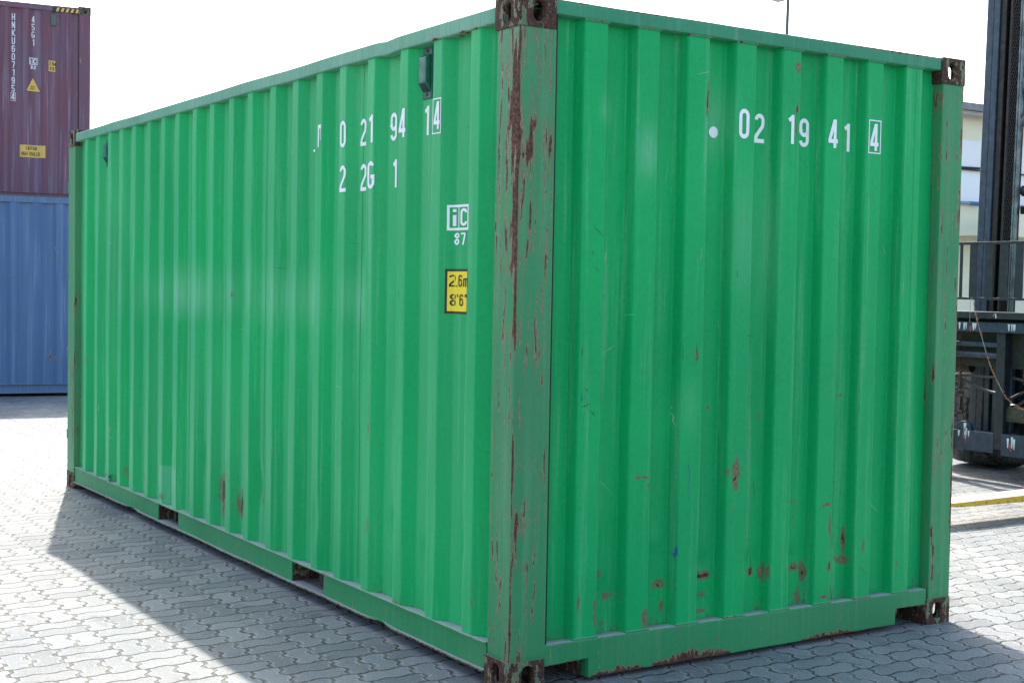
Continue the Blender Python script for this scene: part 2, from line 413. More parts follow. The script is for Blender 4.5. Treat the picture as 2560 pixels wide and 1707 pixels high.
def ribbon(path, t, step=.06):
    """strip quads (2-D) along a centre line"""
    pts = [path[0]]
    for a, b in zip(path[:-1], path[1:]):
        L = math.hypot(b[0] - a[0], b[1] - a[1]); n = max(1, int(L / step))
        for i in range(1, n + 1): pts.append((a[0] + (b[0] - a[0]) * i / n, a[1] + (b[1] - a[1]) * i / n))
    out = []; closed = math.hypot(pts[0][0] - pts[-1][0], pts[0][1] - pts[-1][1]) < 1e-4
    n = len(pts)
    def d(i, j):
        x, y = pts[j][0] - pts[i][0], pts[j][1] - pts[i][1]; l = math.hypot(x, y) or 1; return x / l, y / l
    for i in range(n):
        if closed: a = d(i - 1 if i else n - 2, i); b = d(i, i + 1 if i < n - 1 else 1)
        else: a = d(max(i - 1, 0), max(i, 1)); b = d(min(i, n - 2), min(i + 1, n - 1))
        mx, my = a[0] + b[0], a[1] + b[1]; l = math.hypot(mx, my) or 1; mx, my = mx / l, my / l
        cosv = max(.45, mx * a[0] + my * a[1]); nx, ny = -my / cosv * t / 2, mx / cosv * t / 2
        out.append([(pts[i][0] + nx * q, pts[i][1] + ny * q) for q in (-1, -.33, .33, 1)])
    return out
def stroke_text(mb, chars, surf, s0, z0, h, sdir=1, wide=1., w=.46, t=.14, gap=.12, mi=0, off=.0016):
    """letters laid on a surface: surf(s, z, out) -> xyz; s0,z0 = lower left, sdir = reading direction along s"""
    x = 0; k = 0
    for ch in chars:
        strokes, adv = glyph(ch, w, t)
        for st in strokes:
            rb = ribbon(st, t); vs = []; fs = []
            for row in rb:
                for a, b in row: vs.append(surf(s0 + sdir * (x + a) * h * wide, z0 + b * h, off + .00025 * (k % 4)))
            for i in range(len(rb) - 1):
                for j in range(3): fs.append((i * 4 + j, i * 4 + j + 1, (i + 1) * 4 + j + 1, (i + 1) * 4 + j))
            mb.add(vs, fs, mi); k += 1
        x += adv + gap
    return x * h * wide
def patch(mb, surf, s0, s1, z0, z1, mi=0, off=.0012, n=14, m=10):
    vs = [surf(s0 + (s1 - s0) * i / n, z0 + (z1 - z0) * j / m, off) for j in range(m + 1) for i in range(n + 1)]
    fs = [(j * (n + 1) + i, j * (n + 1) + i + 1, (j + 1) * (n + 1) + i + 1, (j + 1) * (n + 1) + i) for j in range(m) for i in range(n)]
    mb.add(vs, fs, mi)
def frame(mb, surf, s0, s1, z0, z1, t, mi=0, off=.0014):
    sg = 1 if s1 > s0 else -1
    patch(mb, surf, s0, s1, z0, z0 + t, mi, off, 14, 1); patch(mb, surf, s0, s1, z1 - t, z1, mi, off, 14, 1)
    patch(mb, surf, s0, s0 + sg * t, z0 + t, z1 - t, mi, off, 1, 12); patch(mb, surf, s1 - sg * t, s1, z0 + t, z1 - t, mi, off, 1, 12)

# ---- corrugated panels ------------------------------------------------------
def profile(bps):
    xs = [b[0] for b in bps]; ds = [b[1] for b in bps]
    def f(s): return float(np.interp(s, xs, ds))
    return f
def cols(bps, rr=.006, step=.016):
    """sample positions and softened depth along a broken line"""
    f = profile(bps); out = set()
    xs = [b[0] for b in bps]
    for i, x in enumerate(xs):
        if 0 < i < len(xs) - 1:
            r = min(rr, (x - xs[i - 1]) * .4, (xs[i + 1] - x) * .4)
            for q in (-1.45, -1, -.5, 0, .5, 1, 1.45): out.add(round(x + q * r, 5))
        else: out.add(round(x, 5))
        if i < len(xs) - 1:
            a, b = x, xs[i + 1]; n = max(1, int((b - a) / step))
            for k in range(1, n): out.add(round(a + (b - a) * k / n, 5))
    ss = sorted(out); dd = []
    for x in ss:
        r = rr * .8
        dd.append(sum(f(x + q * r) for q in (-1, -.5, 0, .5, 1)) / 5 if xs[0] + r < x < xs[-1] - r else f(x))
    return ss, dd
def panel(name, mat, parent, bps, z0, z1, P, wear, disp=None, zstep=.016, rr=.006):
    ss, dd = cols(bps, rr); nzr = int((z1 - z0) / zstep); mb = MB(); vs = []
    for j in range(nzr + 1):
        z = z0 + (z1 - z0) * j / nzr
        for s_, d_ in zip(ss, dd):
            vs.append(P(s_, d_ + (disp(s_, z) if disp else 0), z))
    n = len(ss)
    fs = [(j * n + i, j * n + i + 1, (j + 1) * n + i + 1, (j + 1) * n + i) for j in range(nzr) for i in range(n - 1)]
    mb.add(vs, fs)
    return mb.build(name, mat, parent, smooth=True, wear=wear, sharp=60)

def blob(s, z, s0, z0, rs, rz):
    q = ((s - s0) / rs) ** 2 + ((z - z0) / rz) ** 2
    return math.exp(-q * 1.4)

W, LN, H = 2.438, 6.058, 2.591

# ---- corner castings ---------------------------------------------------------
def casting(parent, mat, L_, W_, HH, loc, sx, sy, ty, H0=.118, wear=None, bev=.008):
    """hollow cast block; local block spans x 0..W_, y 0..L_ then mirrored by sx, sy; ty=1 has its flat hole face on top"""
    mb = MB(); T = .026; Hh = H0
    def stad(cx, cy, w, h, n=28):
        r = w / 2; pts = []
        for i in range(n):
            a = 2 * math.pi * (i + .5) / n; x, y = math.cos(a), math.sin(a)
            if h >= w: pts.append((cx + r * x, cy + r * y + (h / 2 - r) * (1 if y > 0 else -1)))
            else: rr_ = h / 2; pts.append((cx + rr_ * x + (w / 2 - rr_) * (1 if x > 0 else -1), cy + rr_ * y))
        return pts
    def plate(a0, a1, b0, b1, hole, mk):
        pts = stad(*hole); n = len(pts); cx, cy = hole[0], hole[1]
        rect = []
        for (x, y) in pts:
            dx, dy = x - cx, y - cy
            tt = min(((a1 - cx) / dx if dx > 1e-9 else (a0 - cx) / dx if dx < -1e-9 else 1e9),
                     ((b1 - cy) / dy if dy > 1e-9 else (b0 - cy) / dy if dy < -1e-9 else 1e9))
            rect.append([cx + dx * tt, cy + dy * tt])
        for c in [(a0, b0), (a1, b0), (a1, b1), (a0, b1)]:
            k = min(range(n), key=lambda i: (rect[i][0] - c[0]) ** 2 + (rect[i][1] - c[1]) ** 2); rect[k] = list(c)
        cham = [(cx + (x - cx) * 1.16, cy + (y - cy) * 1.10) for x, y in pts]
        vs = [mk(a, b, 0) for a, b in rect] + [mk(a, b, 0) for a, b in cham] + [mk(a, b, .004) for a, b in pts] + [mk(a, b, T) for a, b in pts]
        fs = []
        for k in range(3):
            for i in range(n): fs.append((k * n + i, k * n + (i + 1) % n, (k + 1) * n + (i + 1) % n, (k + 1) * n + i))
        mb.add(vs, fs)
    b = .0
    plate(0, L_, 0, Hh, (.092, Hh / 2, .051, .080), lambda a, c, d: (d, a, c))         # long-side face x=0
    plate(0, W_, 0, Hh, (.088, Hh / 2, .054, .080), lambda a, c, d: (a, d, c))         # end face y=0
    plate(0, W_, 0, L_, (W_ / 2, L_ / 2, .064, .124), lambda a, c, d: (a, c, (Hh - d) if ty else d))
    # remaining outer faces and the dark cavity
    zc = 0 if ty else Hh
    mb.add([(0, 0, zc), (W_, 0, zc), (W_, L_, zc), (0, L_, zc)], [(0, 1, 2, 3)])
    mb.add([(W_, 0, 0), (W_, L_, 0), (W_, L_, Hh), (W_, 0, Hh)], [(0, 1, 2, 3)])
    mb.add([(0, L_, 0), (W_, L_, 0), (W_, L_, Hh), (0, L_, Hh)], [(0, 1, 2, 3)])
    def mv(c):
        x, y, z = c
        x = -x if sx < 0 else x; y = -y if sy < 0 else y
        return (loc[0] + x, loc[1] + y, loc[2] + z)
    vs = [mv(v) for v in mb.v]; mb.v = vs
    ob = mb.build('corner_casting', mat, parent, wear=wear, smooth=True, sharp=40)
    # weld doubles then soften the outer arrises
    bm = bmesh.new(); bm.from_mesh(ob.data)
    bmesh.ops.remove_doubles(bm, verts=bm.verts, dist=.0006)
    bmesh.ops.recalc_face_normals(bm, faces=bm.faces)
    x0, x1 = sorted((loc[0], loc[0] + sx * W_)); y0, y1 = sorted((loc[1], loc[1] + sy * L_)); z0, z1 = loc[2], loc[2] + Hh
    def onb(v): return sum([abs(v.co.x - x0) < 1e-4 or abs(v.co.x - x1) < 1e-4, abs(v.co.y - y0) < 1e-4 or abs(v.co.y - y1) < 1e-4, abs(v.co.z - z0) < 1e-4 or abs(v.co.z - z1) < 1e-4])
    es = [e for e in bm.edges if onb(e.verts[0]) >= 2 and onb(e.verts[1]) >= 2 and len(e.link_faces) == 2 and e.calc_face_angle(0) > .5]
    bmesh.ops.bevel(bm, geom=es, offset=bev, segments=3, profile=.5, affect='EDGES', clamp_overlap=True)
    bm.to_mesh(ob.data); bm.free()
    for p in ob.data.polygons: p.use_smooth = True
    ob.data.set_sharp_from_angle(angle=rad(40))
    return ob

# ================================================================== THE SETTING
mb = MB(); mb.add([(-300, -300, 0), (600, -300, 0), (600, 900, 0), (-300, 900, 0)], [(0, 1, 2, 3)])
ground = mb.build('paving', 'paving'); ground['kind'] = 'structure'

# ================================================================== GREEN CONTAINER
green = thing('shipping_container', 'large green shipping container with rusty corner posts and white numbers, in front', 'shipping container')

# measured near edges of the outer corrugation faces along the long side
NE = [0.296, 0.591, 0.877, 1.18, 1.466, 1.719, 1.996, 2.274, 2.579, 2.842, 3.133, 3.41, 3.703, 3.962, 4.235, 4.529, 4.802, 5.061, 5.339, 5.609]
D0, D1 = .012, .052
bps = [(.160, D1), (NE[0] - .062, D1)]
for k, y in enumerate(NE):
    bps += [(y, D0), (y + .068, D0), (y + .134, D1)]
    if k < len(NE) - 1: bps.append((NE[k + 1] - .062, D1))
bps.append((5.885, D1))
side_f = profile(bps)
dents = [(3.30, .52, .05, .10, .020), (2.50, .44, .05, .13, .016), (1.02, .50, .03, .07, .010), (.74, .42, .03, .06, .010), (.62, .55, .05, .25, .005),
         (4.6, 1.75, .05, .14, .014), (2.17, 1.62, .06, .12, .008), (.40, .50, .05, .10, .007), (1.75, .40, .05, .12, .009),
         (3.9, .55, .06, .12, .010), (4.95, .60, .05, .12, .010), (.75, 1.0, .05, .3, .004), (1.35, 1.2, .08, .3, -.004), (2.95, 1.1, .08, .35, .005)]
def side_disp(s, z):
    d = .0036 * nz(s * 1.3, z * .9, 3.1) + .0024 * nz(s * 5, z * 1.5, 7.) + .0008 * nz(s * 11, z * 6, 5.)
    for a, b, ra, rb, h in dents: d += h * blob(s, z, a, b, ra, rb)
    edge = min(1., max(0., (z - .17) / .12)) * min(1., max(0., (2.5 - z) / .12))
    return d * edge + .004 * nz(s * 6, 1.1, 2.2) * (1 - min(1., (z - .16) / .10)) * (z < .27)
rust_side = [(3.03, .36, .055, .12, .52), (3.04, .25, .03, .08, .42), (2.76, .32, .045, .09, .46), (2.70, .27, .03, .10, .40), (2.49, .40, .02, .06, .3), (3.98, .20, .05, .03, .3), (5.45, .30, .05, .03, .4), (5.13, .20, .05, .02, .4), (4.75, .25, .03, .06, .3),
             (4.30, .28, .02, .06, .25), (3.3, .19, .12, .012, .2), (1.20, .45, .02, .07, .20), (.30, .30, .02, .1, .16), (1.60, .46, .015, .08, .2), (5.62, .95, .03, .03, .35),
             (5.9, 1.0, .03, .5, .3), (2.84, 1.45, .02, .02, .25), (1.47, .8, .01, .2, .18), (1.2, .9, .015, .2, .22)]
def side_wear(c):
    y, z = c.y, c.z; r = g = b = 0.
    for a, q, ra, rb, h in rust_side: r = max(r, 1.45 * h * blob(y, z, a, q, ra, rb))
    # smeared pale zone where lettering was rubbed out
    zt, zb = 1.70 + .03 * nz(y * 2, 3), 1.23 + .03 * nz(y * 3, 8)
    sst = lambda q: max(0., min(1., q)) ** 2 * (3 - 2 * max(0., min(1., q)))
    band = sst((zt - z) / .26) * sst((z - zb) / .22) * sst((y - .93) / .30) * sst((5.28 - y) / .9)
    sm = .05 + max(0., nz(y * 4.0, z * .5, 9.) + .15) * .75 + max(0., nz(y * 19, z * .5, 2.)) * .45
    g = max(g, .60 * band * sm)
    g = max(g, .10 * max(0., nz(y * 1.7, z * .7, 31.)) + .10 * max(0., nz(y * 9, z * .35, 17.)))
    for a, q, ra, rb, h in [(2.02, 1.45, .04, .18, .28), (2.30, 1.45, .04, .22, .34), (2.60, 1.50, .04, .2, .28), (2.87, 1.5, .03, .2, .2), (1.74, 1.42, .03, .2, .2), (4.0, 1.45, .06, .15, .3), (3.86, .28, .17, .1, .79)]:
        q_ = blob(y, z, a, q, ra, rb)
        if h == .79: q_ = 1. if abs(y - a) < .15 and z < .39 else 0.; h = .25
        g = max(g, h * q_)
    lo = max(0., 1 - (z - .16) / .16)
    b = .44 * lo * (.6 + .6 * nz(y * 6, z * 3)) + .12 * blob(y, z, 5.1, .4, .5, .2)
    top = max(0., 1 - (2.50 - z) / .10)
    b = max(b, .18 * top)
    return (r, g, max(0, b))
Pside = lambda s, d, z: (d, s, z)
side_wall = panel('side_wall', 'green', green, bps, .161, 2.505, Pside, side_wear, side_disp)
def surf_side(s, z, out): return (side_f(s) + side_disp(s, z) - out, s, z)

# end wall
EL = [.301, .553, .805, 1.059, 1.313, 1.567, 1.812, 2.055]
ER = [.409, .660, .915, 1.166, 1.418, 1.666, 1.910, 2.160]
E0, E1 = .010, .060
bpe = [(.166, E1), (EL[0] - .016, E1)]
for k in range(8):
    bpe += [(EL[k], E0), (ER[k], E0), (ER[k] + .016, E1)]
    if k < 7: bpe.append((EL[k + 1] - .016, E1))
bpe.append((2.294, E1))
end_f = profile(bpe)
edents = [(1.02, 2.14, .035, .08, .008), (.95, 1.02, .1, .22, -.003), (.70, .52, .05, .05, -.008), (.95, .40, .06, .05, .012), (1.22, .38, .06, .06, .010), (1.46, .38, .06, .05, .010),
          (1.72, .38, .05, .06, .010), (.95, .22, .06, .10, .009), (.48, .33, .06, .06, .008), (.50, .95, .06, .10, .005), (1.22, 1.05, .05, .08, .006), (1.70, 1.1, .05, .06, .008), (.62, 2.1, .06, .2, .004), (1.1, 1.7, .2, .4, .003)]
def end_disp(s, z):
    d = .0028 * nz(s * 1.6 + 9, z * .8, 5.) + .0018 * nz(s * 6, z * 1.6, 1.) + .0007 * nz(s * 11, z * 6, 5.)
    for a, b, ra, rb, h in edents: d += h * blob(s, z, a, b, ra, rb)
    e = min(1., max(0., (z - .17) / .08)) * min(1., max(0., (2.53 - z) / .1))
    return d * e
def ex(x):
    """marks were measured as if on the crest plane: carry the ones seen in the recesses back along the view"""
    k = (x + 2.78) / 4.32
    for i in range(60):
        d = i * .001
        if end_f(x + d * k) <= E0 + d: return x + d * k
    return x
rust_end = [(.93, .345, .055, .020, .50), (.93, .27, .05, .012, .34), (.92, .20, .06, .010, .28), (.71, .33, .045, .022, .40), (.725, .25, .015, .06, .24), (.46, .31, .05, .02, .30), (.49, .285, .02, .01, .3),
            (.66, .20, .045, .07, .30), (1.20, .335, .02, .02, .45), (1.25, .33, .02, .05, .36), (1.44, .33, .055, .022, .36), (1.49, .31, .018, .06, .36), (1.465, .20, .03, .05, .3), (1.66, .33, .015, .03, .5), (1.72, .34, .04, .03, .34), (1.735, .42, .014, .09, .33),
            (1.655, .50, .010, .12, .26), (1.625, .20, .04, .008, .38), (1.61, .755, .05, .006, .4), (1.63, .60, .03, .006, .4), (1.40, 2.46, .022, .030, .36), (1.40, 2.28, .010, .020, .5), (1.40, 2.2, .008, .06, .3),
            (.62, .775, .045, .008, .36), (.66, .74, .02, .015, .35), (1.107, .77, .028, .09, .30), (1.1, .62, .014, .07, .24), (1.065, .77, .014, .012, .4), (.885, 1.25, .010, .045, .36), (1.70, 1.065, .035, .006, .36),
            (.94, 1.04, .016, .010, .4), (.41, 2.24, .006, .05, .45), (.91, 2.28, .006, .08, .40), (1.22, 1.0, .01, .03, .24), (.40, .28, .012, .10, .24), (.415, .40, .03, .02, .25), (1.86, .40, .012, .05, .28), (1.42, .62, .05, .010, .22), (1.44, .55, .010, .07, .22), (2.08, .30, .02, .02, .2), (.32, .30, .015, .08, .2)]
rust_end = [(ex(q[0]),) + q[1:] for q in rust_end]
def end_wear(c):
    x, z = c.x, c.z; r = g = b = 0.
    for a, q, ra, rb, h in rust_end: r = max(r, 1.55 * h * blob(x, z, a, q, ra, rb))
    for a, q, ra, rb, h in [(1.14, 1.75, .10, .30, .16), (1.28, 1.7, .05, .3, .14), (.62, 2.05, .06, .12, .30), (.42, 2.2, .04, .06, .25), (.85, 1.05, .05, .12, .12), (1.0, 2.2, .08, .15, .22), (1.7, 1.2, .05, .2, .12)]:
        g = max(g, h * blob(x, z, a, q, ra, rb))
    rec = end_f(x) > .04
    if rec: b = .42 * max(0., 1 - (z - .165) / .17)
    b = max(b, .22 * max(0., 1 - (2.53 - z) / .07))
    for a, q, ra, rb, h in [(.375, 1.50, .018, .07, .34), (.39, 1.42, .010, .05, .3), (.34, 1.55, .01, .08, .16), (.62, 2.20, .022, .010, .50), (.34, .74, .03, .03, .28), (.48, .22, .03, .10, .14), (.36, .45, .012, .14, .20), (1.40, .50, .03, .02, .2), (.36, 2.28, .01, .03, .2), (2.0, .50, .03, .04, .15), (.39, 1.77, .05, .02, .12), (1.66, .3, .04, .12, .16)]:
        b = max(b, h * 1.2 * blob(x, z, a, q, ra, rb))
    return (r, g, b)
Pend = lambda s, d, z: (s, d, z)
end_wall = panel('end_wall', 'green', green, bpe, .166, 2.532, Pend, end_wear, end_disp, rr=.0045)
def surf_end(s, z, out): return (s, end_f(s) + end_disp(s, z) - out, z)

# fine marks: seams, scratches and chips lying on the panels
for y in (3.595, 2.468, 1.360):
    mk = MB(); patch(mk, surf_side, y - .0016, y + .0016, .18, 2.50, 0, .0008, 1, 60); mk.build('panel_seam', 'seam', green)
for x, za, w_ in ((1.203, .18, .0008), (2.118, 1.3, .0006)):
    mk = MB(); patch(mk, surf_end, x - w_, x + w_, za, 2.52, 0, .0008, 1, 60); mk.build('panel_seam', 'seam', green)
rng = random.Random(4)
sc = {surf_side: MB(), surf_end: MB()}; sc2 = {surf_side: MB(), surf_end: MB()}; sc3 = {surf_side: MB(), surf_end: MB()}
def scratch(mbx, surf, s, z, ang, ln, t, wob=.25, n=10):
    pts = []
    for i in range(n + 1):
        q = i / n * ln
        pts.append((s + q * math.cos(ang) + ln * wob * .2 * nz(i * .5, s * 7, z * 5), z + q * math.sin(ang)))
    rows = ribbon(pts, t, 1.)
    vs = []; fs = []
    for i, row in enumerate(rows):
        cx = (row[0][0] + row[3][0]) / 2; cz = (row[0][1] + row[3][1]) / 2
        k = max(.12, math.sin(math.pi * i / (len(rows) - 1)) * (.7 + .5 * nz(i * 1.7, s * 3)))
        for a, b in (row[0], row[3]): vs.append(surf(cx + (a - cx) * k, cz + (b - cz) * k, .0011))
    for i in range(len(rows) - 1): fs.append((2 * i, 2 * i + 1, 2 * i + 3, 2 * i + 2))
    mbx[surf].add(vs, fs)
for i in range(26):
    x = rng.uniform(.3, 2.2); z = rng.uniform(.25, 2.45)
    scratch(sc if rng.random() < .6 else sc2, surf_end, x, z, rng.choice([1.57, 1.5, 1.65, .1, .5, 2.3]) + rng.uniform(-.2, .2), rng.uniform(.02, .10), rng.uniform(.0012, .0028))
for i in range(40):
    y = rng.uniform(.3, 5.6); z = rng.uniform(.25, 2.4)
    scratch(sc if rng.random() < .4 else sc2, surf_side, y, z, rng.choice([1.57, 1.57, 1.6, .05]) + rng.uniform(-.1, .1), rng.uniform(.03, .16), rng.uniform(.0012, .003))
for x, z, a, l, t in [(.315, 1.062, .3, .05, .004), (.36, 1.05, -.8, .035, .004), (.317, 1.085, 1.5, .02, .005), (.35, 1.12, 2.4, .03, .003), (.88, 1.30, -1.5, .08, .004), (.81, 1.29, -1.6, .06, .003), (.315, 1.30, -1.6, .05, .003), (.37, 1.60, -.9, .03, .003), (.35, 1.66, -1.0, .02, .003), (.35, 1.76, -.7, .07, .002), (.40, 1.72, .6, .05, .002)]:
    scratch(sc, surf_end, x, z, a, l, t)
scratch(sc3, surf_end, .855, .70, 1.55, .14, .004); scratch(sc3, surf_end, .80, .44, 1.5, .05, .009); scratch(sc3, surf_end, .318, 1.08, 1.6, .05, .004)
def loop_scribble(cx, cz, r, k):
    for q in range(k):
        a = q * 1.3
        scratch(sc2, surf_side, cx + r * math.cos(a), cz + .5 * r * math.sin(a), a + 1.6, r * 1.1, .003)
loop_scribble(5.0, .47, .06, 6)
MAT['pale_scratch'] = plain('pale_scratches', (.42, .60, .50), .5, var=.1)
for w_, f_ in ((side_wall, surf_side), (end_wall, surf_end)):
    merge(w_, sc[f_], 'black'); merge(w_, sc2[f_], 'pale_scratch')
    if sc3[f_].v: merge(w_, sc3[f_], 'pipe_blue')
# white disc painting in the bright reflection of a dent on the end wall
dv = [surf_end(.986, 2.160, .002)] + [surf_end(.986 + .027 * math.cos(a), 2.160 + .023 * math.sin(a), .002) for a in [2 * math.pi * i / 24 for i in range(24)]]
MB().add(dv, [(0, i + 1, (i + 1) % 24 + 1) for i in range(24)]).build('painted_dent_reflection', 'white', green)

# serial numbers --------------------------------------------------------------
def dig_side(ch, yc, z0, w=.058, h=.121):
    wd = glyph(ch)[1]; wide = w / (.46 * h); m_ = MB()
    stroke_text(m_, ch, surf_side, yc + wd * h * wide / 2, z0, h, -1, wide=wide)
    m_.build('letter' if ch.isalpha() else 'digit', 'white', green)
for ch, yc in [('0', 1.492), ('2', 1.357), ('1', 1.210), ('9', 1.068), ('4', .916), ('1', .780)]: dig_side(ch, yc, 2.137)
dig_side('4', .6235, 2.146, .048, .112)
mb = MB(); frame(mb, surf_side, .6575, .5905, 2.128, 2.271, .0045)
mb.build('digit_frame', 'white', green)
# what is left of rubbed-out letters
mb = MB()
patch(mb, surf_side, 1.762, 1.750, 2.158, 2.262, n=2); patch(mb, surf_side, 1.750, 1.730, 2.245, 2.263, n=3); patch(mb, surf_side, 1.738, 1.733, 2.19, 2.25, n=1)
patch(mb, surf_side, 2.085, 2.058, 2.145, 2.152, n=2); patch(mb, surf_side, 2.078, 2.072, 2.15, 2.168, n=1); patch(mb, surf_side, 1.895, 1.878, 2.147, 2.160, n=2)
patch(mb, surf_side, 1.545, 1.540, 2.16, 2.25, n=1)
merge(side_wall, mb, 'white')
for ch, yc in [('2', 1.490), ('2', 1.352), ('G', 1.203), ('1', 1.056)]: dig_side(ch, yc, 1.935)
mb = MB()
frame(mb, surf_side, .562, .428, 1.738, 1.840, .010)
patch(mb, surf_side, .507, .501, 1.748, 1.830, n=1)
stroke_text(mb, 'i', surf_side, .552, 1.755, .072, -1, wide=1.15, w=.5, t=.2)
stroke_text(mb, 'C', surf_side, .492, 1.755, .070, -1, wide=1.5, w=.5, t=.15)
stroke_text(mb, '87', surf_side, .533, 1.680, .048, -1, wide=1.65, gap=.16, t=.15)
mb.build('approval_mark', 'white', green)
mb = MB()
patch(mb, surf_side, .566, .424, 1.405, 1.584, 1, .0012, 16, 8)
patch(mb, surf_side, .556, .430, 1.415, 1.574, 0, .0018, 16, 8)
stroke_text(mb, '2.6m', surf_side, .550, 1.513, .048, -1, wide=1.35, mi=1, off=.0024, gap=.10, t=.13)
stroke_text(mb, "8'6\"", surf_side, .546, 1.436, .048, -1, wide=1.35, mi=1, off=.0024, gap=.16, t=.13)
mb.build('height_sticker', ['yellow', 'black'], green)
mb = MB()
for ch, xc, z0 in [('0', 1.105, 2.139), ('2', 1.233, 2.134), ('1', 1.362, 2.136), ('9', 1.490, 2.135), ('4', 1.611, 2.136), ('1', 1.740, 2.133)]:
    wd = glyph(ch)[1]; m_ = MB(); stroke_text(m_, ch, surf_end, xc - wd * .121 / 2, z0, .121, 1, wide=1.)
    m_.build('digit', 'white', green)
m_ = MB(); stroke_text(m_, '4', surf_end, 1.861 - .46 * .118 / 2 * .95, 2.140, .118, 1, wide=.95)
m_.build('digit', 'white', green)
mb = MB(); frame(mb, surf_end, 1.826, 1.902, 2.128, 2.274, .005)
mb.build('digit_frame', 'white', green)

# frame: posts, rails ----------------------------------------------------------
def edge_w(t, a): return math.exp(-(t / a) ** 2)
post_spots = [(.030, 2.02, .014, .16, .34), (.075, 2.36, .012, .10, .34), (.085, 2.30, .035, .12, .16), (.065, 2.12, .030, .012, .34), (.06, 1.78, .012, .12, .38), (.028, 1.86, .010, .20, .34), (.02, 1.12, .010, .2, .3), (.09, 1.05, .008, .16, .34), (.04, .95, .008, .25, .3), (.03, .55, .010, .22, .34), (.055, 1.65, .014, .05, .34), (.12, .70, .008, .12, .28), (0.0, 2.30, .05, .14, .22), (0, 2.0, .03, .25, .12), (.02, 1.9, .02, .2, .12), (.045, 1.56, .012, .06, .26), (.03, 1.62, .01, .03, .3), (.105, 1.16, .006, .10, .34), (.108, 1.24, .006, .08, .3), (.065, .70, .008, .06, .38), (.06, .62, .008, .09, .26),
              (.07, .86, .006, .07, .3), (.09, .92, .006, .05, .3), (.02, 1.40, .006, .1, .24), (.06, .48, .03, .025, .3), (.105, .42, .012, .01, .42), (.03, .30, .02, .03, .2), (.04, 2.25, .01, .1, .3), (.14, 2.3, .010, .16, .36), (.145, 2.05, .010, .06, .34),
              (.055, 2.02, .015, .18, .32), (.06, 1.85, .008, .25, .26), (.14, 1.42, .008, .05, .34), (.04, 2.16, .02, .03, .36), (.05, 2.1, .01, .15, .22), (.09, 2.42, .07, .03, .16)]
def post_wear(c):
    x, y, z = c.x, c.y, c.z
    end = y < .006 + 1e-3
    r = .115 + .10 * max(0., (z - 1.0) / 1.5)
    if end and x < .2:
        r += .32 * edge_w(x, .015) * max(.25, .62 + .8 * nz(z * 3.1, 7.7))
        for a, q, ra, rb, h in post_spots: r = max(r, 1.25 * h * blob(x, z, a, q, ra, rb))
    if x < .006 + 1e-3:
        zm = .62 + .75 * nz(z * 2.7, 4.4, y * 3)
        r += .30 * edge_w(y, .013) * max(.2, zm + .1) + .26 * edge_w(y - .034, .012) * (1 if z > 1.55 else .25) * max(0, zm + .15) + .24 * edge_w(y - .072, .010) * blob(0, z, 0, 1.9, 1, .35) + .34 * blob(y, z, .025, 2.20, .028, .20) + .30 * blob(y, z, .012, 1.80, .018, .35)
        r = max(r, .30 * blob(y, z, .02, 2.28, .02, .22), .30 * blob(y, z, .14, .52, .03, .08), .30 * blob(y, z, .10, .42, .010, .05), .22 * blob(y, z, .12, .25, .01, .05), .2 * blob(y, z, .04, .5, .01, .1))
        if abs(z - 1.70) < .008: r = max(r, .2)
    g = .28 + .30 * nz(x * 30, y * 30, z * .8)
    b = .10 + .16 * max(0., (z - 1.5))
    return (r, max(0, g) * .55, b)
mb = MB(); mb.box(.004, .169, .004, .160, .112, 2.476)
mb.build('corner_post', 'green_frame', green, bevel=.007, refine=[(2, .03), (0, .012), (1, .012)], wear=post_wear, smooth=True)
def post2_wear(c):
    x, y, z = c.x - 2.29, c.y, c.z; r = .11; b = .10
    for a, q, ra, rb, h in [(.012, .42, .012, .06, .42), (.022, .34, .016, .06, .40), (.02, .24, .012, .10, .40), (.012, .7, .008, .06, .3), (.05, .55, .006, .1, .26), (.03, 2.30, .008, .05, .3), (.04, 2.14, .012, .03, .32), (.11, 2.16, .014, .03, .36), (.08, 2.17, .008, .04, .3), (.02, 1.9, .01, .04, .24), (.13, .8, .008, .5, .28), (.03, 1.5, .006, .2, .22), (.12, 2.0, .02, .08, .2), (.0, 2.4, .02, .1, .3), (.14, .5, .006, .25, .3), (.14, 2.2, .01, .1, .22), (.03, .75, .006, .12, .24), (.04, 1.86, .01, .02, .34)]:
        r = max(r, 1.3 * h * blob(x, z, a, q, ra, rb))
    r += .22 * edge_w(x - .144, .010)
    return (r, .15 + .2 * nz(x * 25, z), b + .10 * max(0, z - 1.6))
mb = MB(); mb.box(2.290, 2.434, .004, .160, .112, 2.476)
mb.build('corner_post', 'green_frame', green, bevel=.006, refine=[(2, .03), (0, .012)], wear=post2_wear, smooth=True)
def post3_wear(c):
    y, z = c.y, c.z
    r = .05 + .12 * edge_w(y - 5.90, .03) * (z < 1.6) + .12 * max(0, nz(y * 20, z * 2)) + .2 * blob(y, z, 5.92, .5, .03, .4)
    return (r, .45, .15)
mb = MB(); mb.box(.004, .120, 5.885, 6.054, .112, 2.476)
for z in (.35, .95, 1.55, 2.15): mb.box(.0, .03, 6.045, 6.062, z, z + .07)
mb.build('corner_post', 'green_frame', green, refine=[(2, .04), (1, .03)], wear=post3_wear)
mb = MB(); mb.box(2.318, 2.434, 5.885, 6.054, .112, 2.476)
mb.build('corner_post', 'green_frame', green, wear=lambda c: (.05, .1, .1))
def cast_wear(amt):
    def f(c): return (amt + .02 + .18 * nz(c.x * 22, c.y * 22, c.z * 22), .1, .2)
    return f
